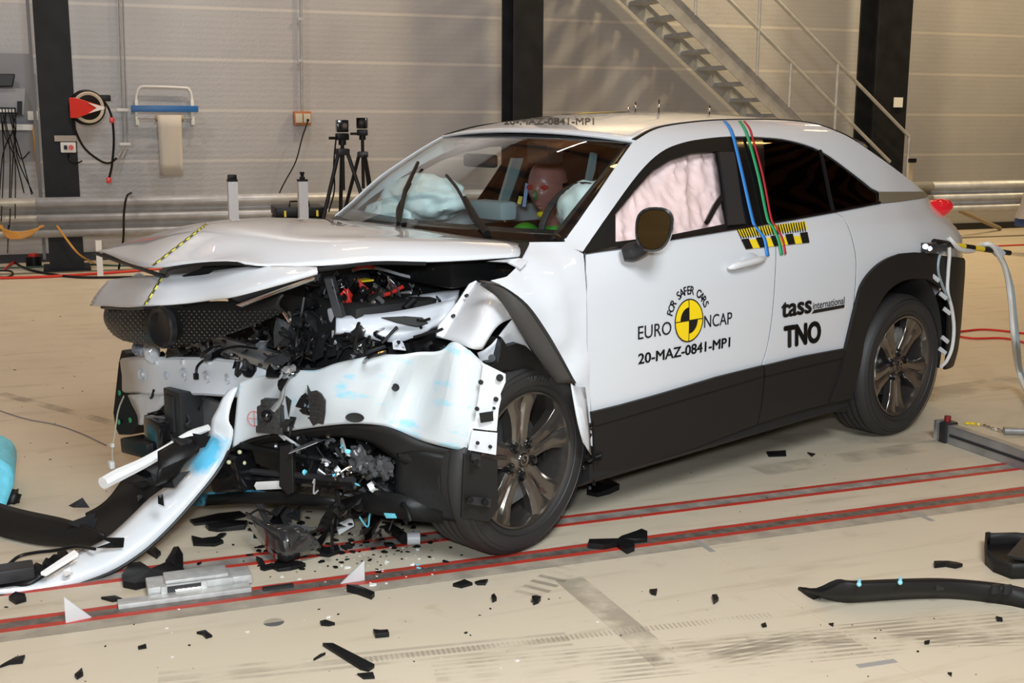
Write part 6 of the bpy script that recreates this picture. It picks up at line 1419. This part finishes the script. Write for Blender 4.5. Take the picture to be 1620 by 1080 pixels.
PIECES = [
 ([(1477, 893), (1482, 891), (1500, 893), (1516, 893), (1523, 897), (1512, 900), (1496, 897), (1478, 899)], .012, 'narrow black clip on the floor between tray and floor rail'),
 ([(932, 858), (965, 866), (983, 855), (1005, 848), (1015, 841), (1024, 846), (1024, 858), (1003, 860), (1004, 872), (992, 877), (975, 866), (955, 870), (930, 868)], 0.017, 'twisted black bracket lying across the near red floor rail'),
 ([(930, 768), (945, 762), (965, 765), (980, 775), (965, 782), (945, 787), (928, 783)], 0.022, 'ribbed black lump behind the crushed front wheel'),
 ([(1212, 716), (1243, 714), (1244, 722), (1216, 723)], .006, 'flat black plate on the floor under the sill'),
 ([(1277, 717), (1290, 719), (1284, 723)], .006, 'small black chip right of the flat plate under the sill'),
 ([(8, 1053), (25, 1042), (40, 1040), (36, 1050), (15, 1052), (0, 1057)], .008, 'wavy black sliver at the lower left corner'),
 ([(118, 1072), (130, 1060), (132, 1070), (122, 1076)], .01, 'pointed black chip at the bottom left'),
 ([(311, 1003), (325, 1000), (336, 1008), (326, 1011), (320, 1005)], .008, 'bent black chip left of the silver disc'),
 ([(218, 1024), (231, 1021), (232, 1026), (219, 1028)], .005, 'tiny flat black chip below the near rail at the left'),
 ([(590, 1000), (594, 1005), (614, 1002), (616, 1008), (594, 1010)], .014, 'L-shaped black clip above the black rod'),
 ([(565, 1068), (590, 1066), (593, 1074), (575, 1075)], .006, 'black sliver just below the black rod'),
 ([(548, 932), (565, 931), (593, 944), (588, 949), (566, 941), (549, 937)], .014, 'curved black sliver in front of the white triangular plate'),
 ([(496, 1046), (515, 1036), (508, 1039)], .008, 'thin black splinter left of the black rod'),
 ([(506, 986), (515, 984), (530, 989), (520, 991), (508, 990)], .008, 'dark chip right of the silver disc'),
 ([(716, 928), (735, 920), (748, 926), (730, 931)], .01, 'black star-shaped scrap in front of the near rail'),
 ([(751, 923), (760, 920), (772, 920), (768, 926), (755, 926)], .008, 'small black scrap beside the star-shaped one'),
 ([(841, 950), (848, 948), (856, 950), (852, 955), (844, 958)], .014, 'black nut-like scrap in front of the wheel'),
 ([(777, 946), (782, 944), (786, 951), (779, 954)], .012, 'little black cube left of the nut-like scrap'),
 ([(1027, 937), (1040, 935), (1038, 943), (1030, 941)], .010, 'black folded tab on the pale floor before the door'),
 ([(1126, 946), (1134, 944), (1137, 951), (1129, 957)], .014, 'black knob-like chip on the pale floor'),
 ([(1204, 989), (1211, 987), (1213, 992), (1206, 993)], .006, 'black chip lower right of the knob-like one'),
 ([(1311, 988), (1319, 987), (1318, 992)], .006, 'black chip on the floor joint'),
 ([(1575, 978), (1585, 980), (1586, 984), (1577, 983)], .008, 'L-shaped black chip below the arch trim'),
 ([(1462, 1017), (1471, 1015), (1470, 1019), (1463, 1020)], .006, 'dog-bone shaped black chip below the arch trim'),
 ([(1499, 1066), (1506, 1067), (1505, 1071)], .006, 'small black chip at the lower right'),
 ([(193, 920), (205, 900), (222, 896), (228, 900), (215, 912), (235, 915), (262, 912), (272, 895), (286, 896), (292, 908), (280, 918), (250, 925), (215, 934), (195, 930)], 0.022, 'curved black duct piece above the steel slide'),
 ([(262, 898), (270, 885), (275, 872), (283, 872), (290, 885), (290, 902), (278, 905)], 0.022, 'upright black stub beside the curved duct piece'),
 ([(303, 851), (310, 856), (345, 852), (354, 860), (340, 865), (306, 864)], 0.011, 'black channel piece behind the curved duct'),
 ([(325, 835), (375, 828), (392, 830), (388, 838), (345, 842), (330, 840)], 0.017, 'layered black slab under the bumper skin'),
 ([(300, 826), (345, 815), (380, 812), (390, 818), (345, 828), (308, 832)], 0.011, 'long black splinter under the bumper skin'),
 ([(160, 948), (182, 945), (194, 950), (178, 953)], .008, 'black lens-shaped chip left of the steel slide'),
 ([(14, 950), (25, 942), (40, 944), (42, 952), (25, 957)], .014, 'crumpled black scrap under the torn bumper tip'),
 ([(430, 900), (440, 888), (478, 892), (484, 897), (460, 903), (440, 905)], .012, 'flat black scrap below the big broken housing'),
 ([(405, 886), (415, 889), (420, 898), (410, 896)], .014, 'small upright black scrap left of the broken housing'),
 ([(232, 875), (245, 868), (255, 878), (248, 885)], 0.011, 'black hook-shaped scrap beside the torn bumper'),
 ([(500, 870), (515, 872), (535, 868), (538, 876), (520, 882), (502, 880)], 0.017, 'black bent strip between the two rails'),
]
for pts, th, lab in PIECES: piece(pts, th, lab)
def housing():
    t = thing('broken_lamp_housing', 'big broken dark lamp housing lying in front of the wreck', 'lamp housing', FL(460, 885)); o = t.location
    def Z(u, v, z): return WZ(u, v, z)-o
    G([[Z(389, 810, .16), Z(415, 822, .15), Z(440, 818, .17), Z(470, 835, .14), Z(497, 850, .10)], [Z(395, 835, .10), Z(430, 850, .10), Z(455, 845, .13), Z(480, 860, .09), Z(510, 862, .06)], [Z(420, 865, .04), Z(437, 885, .03), Z(455, 890, .03), Z(480, 885, .02), Z(505, 875, .02)]], mat('smoked_lens', (.02, .021, .022), .12, coat=1.), 'lens_shell', t, sub=1, sol=.006, jit=.012, seed=5)
    rnd = random.Random(31)
    for k in range(14):
        p = Z(rnd.uniform(430, 520), rnd.uniform(815, 868), rnd.uniform(.03, .13)); s = rnd.uniform(.02, .045)
        pts = [p+Vector((rnd.gauss(0, s), rnd.gauss(0, s*.7), rnd.gauss(0, s*.7))) for _ in range(5)]
        for q in pts: q.z = max(q.z, .003)
        MB().add(pts, [(0, 1, 2), (0, 2, 3), (0, 3, 4), (1, 2, 4), (2, 3, 4), (0, 1, 4)]).build('broken_fin', rnd.choice((BLK, GLS, DGREY)), t, smooth=False)
    MB().tube(cr([Z(392, 815, .15), Z(410, 806, .17), Z(432, 812, .17)], 5), .004, 6).build('wire', BLK, t)
    MB().prism([Z(405, 800, .17), Z(415, 800, .17), Z(432, 838, .12), Z(425, 840, .12)], (0, 0, 1), .008).build('rib', DGREY, t)
housing()
wb_ = thing('white_bracket', 'white plastic bracket with a round hole lying among the black pieces', 'bracket', FL(547, 840))
P = [WZ(531, 833, .03), WZ(557, 820, .05), WZ(560, 832, .03), WZ(536, 846, .005)]
MB().prism([p-wb_.location for p in P], (0, 0, 1), .008).build('plate', WHT, wb_); c = WZ(554, 829, .052)-wb_.location; MB().cyl(c, c+Vector((0, 0, .002)), .009, 14).build('hole', BLKM, wb_)
for u, v, lab in ((627, 853, 'black hose stub with a pale end before the front wheel'),):
    t = thing('hose_stub', lab, 'hose', FL(u, v)); o = t.location
    MB().tube(cr([WZ(615, 834, .03)-o, WZ(628, 842, .03)-o, WZ(640, 852, .03)-o], 4), .02, 10).build('hose', BLK, t); MB().cyl(WZ(644, 852, .03)-o, WZ(664, 851, .03)-o, .023, 14).build('pale_end', mat('pale_plastic', (.5, .5, .52), .4), t)
piece([(575, 848), (590, 820), (600, 816), (602, 824), (588, 852), (578, 856)], .03, 'black splayed strut piece leaning under the bumper corner')
struct(MB().prism([FL(520, 800), FL(560, 792), FL(640, 806), (FL(700, 812)), FL(640, 815), FL(560, 812)], (0, 0, 1), .0012).build('trim_2', mat('green_floor_mark', (.10, .17, .03), .6), smooth=False))
# small fragments: every one an object of its own
rnd = random.Random(77)
frag = []
for k in range(6):
    pts = []; na = rnd.randint(4, 7)
    for q in range(na): a = 2*pi*q/na; r = rnd.uniform(.5, 1.3); pts.append(Vector((r*cos(a), .6*r*sin(a), rnd.uniform(.0, .25))))
    b = MB(); lo = [Vector((p.x, p.y, 0)) for p in pts]; hi = [p+Vector((0, 0, .25)) for p in pts]
    b.v = [tuple(v) for v in lo+hi]; n_ = na; b.f = [tuple(range(n_-1, -1, -1)), tuple(range(n_, 2*n_))]+[(i, (i+1) % n_, n_+(i+1) % n_, n_+i) for i in range(n_)]
    me = b.build('plastic_fragment', BLK, smooth=False); frag.append(me.data); bpy.data.objects.remove(me)
wfr = []
for d in frag[:3]: d2_ = d.copy(); d2_.materials.clear(); d2_.materials.append(WHT); wfr.append(d2_)
cfr = []
for d in frag[:3]: d2_ = d.copy(); d2_.materials.clear(); d2_.materials.append(LBLUE); cfr.append(d2_)
def scatter(n, box, sz, meshes, name, lab, grp, dens=None):
    c = 0
    while c < n:
        u = rnd.uniform(box[0], box[2]); v = rnd.uniform(box[1], box[3])
        if dens and rnd.random() > dens(u, v): continue
        o = bpy.data.objects.new(name, rnd.choice(meshes)); COL.objects.link(o); p = FL(u, v)
        s = sz[0]*(sz[1]/sz[0])**(rnd.random()**1.8); o.location = (p.x, p.y, .0006); o.scale = (s, s, s*rnd.uniform(.5, 1)); o.rotation_euler = (0, 0, rnd.uniform(0, 6.28))
        tag(o, lab, 'fragment', grp); c += 1
scatter(170, (300, 800, 760, 925), (.004, .020), frag, 'plastic_fragment', 'small black plastic fragment on the floor in front of the wreck', 'black fragments before the wreck', lambda u, v: math.exp(-((u-560)/150)**2-((v-860)/45)**2))
scatter(46, (330, 810, 730, 900), (.014, .034), frag, 'plastic_chunk', 'palm sized black plastic chunk on the floor under the crushed bumper', 'black chunks under the bumper', lambda u, v: math.exp(-((u-520)/140)**2-((v-848)/32)**2))
scatter(55, (0, 930, 1620, 1078), (.002, .008), frag, 'plastic_fragment', 'tiny black fragment scattered on the pale floor in front of the rails', 'black fragments on the pale front floor', lambda u, v: .5+.5*math.exp(-((u-700)/350)**2))
scatter(26, (0, 450, 320, 800), (.003, .012), frag, 'plastic_fragment', 'tiny black fragment on the floor left of the car', 'black fragments left of the car', lambda u, v: 1 if u < 170 else .0 if v < 700 else .3)
scatter(18, (940, 690, 1600, 860), (.003, .007), frag, 'plastic_fragment', 'tiny black fragment on the floor right of the front wheel', 'black fragments right of the front wheel')
scatter(60, (420, 825, 720, 935), (.003, .014), wfr, 'white_fragment', 'small white plastic fragment on the floor in front of the wreck', 'white fragments before the wreck', lambda u, v: math.exp(-((u-600)/110)**2-((v-890)/40)**2))
scatter(14, (60, 930, 1000, 1060), (.002, .008), wfr, 'white_fragment', 'tiny white fragment on the pale floor in front of the rails', 'white fragments on the pale front floor')
scatter(10, (380, 800, 720, 900), (.004, .010), cfr, 'blue_fragment', 'small light blue fragment on the floor in front of the wreck', 'blue fragments before the wreck')
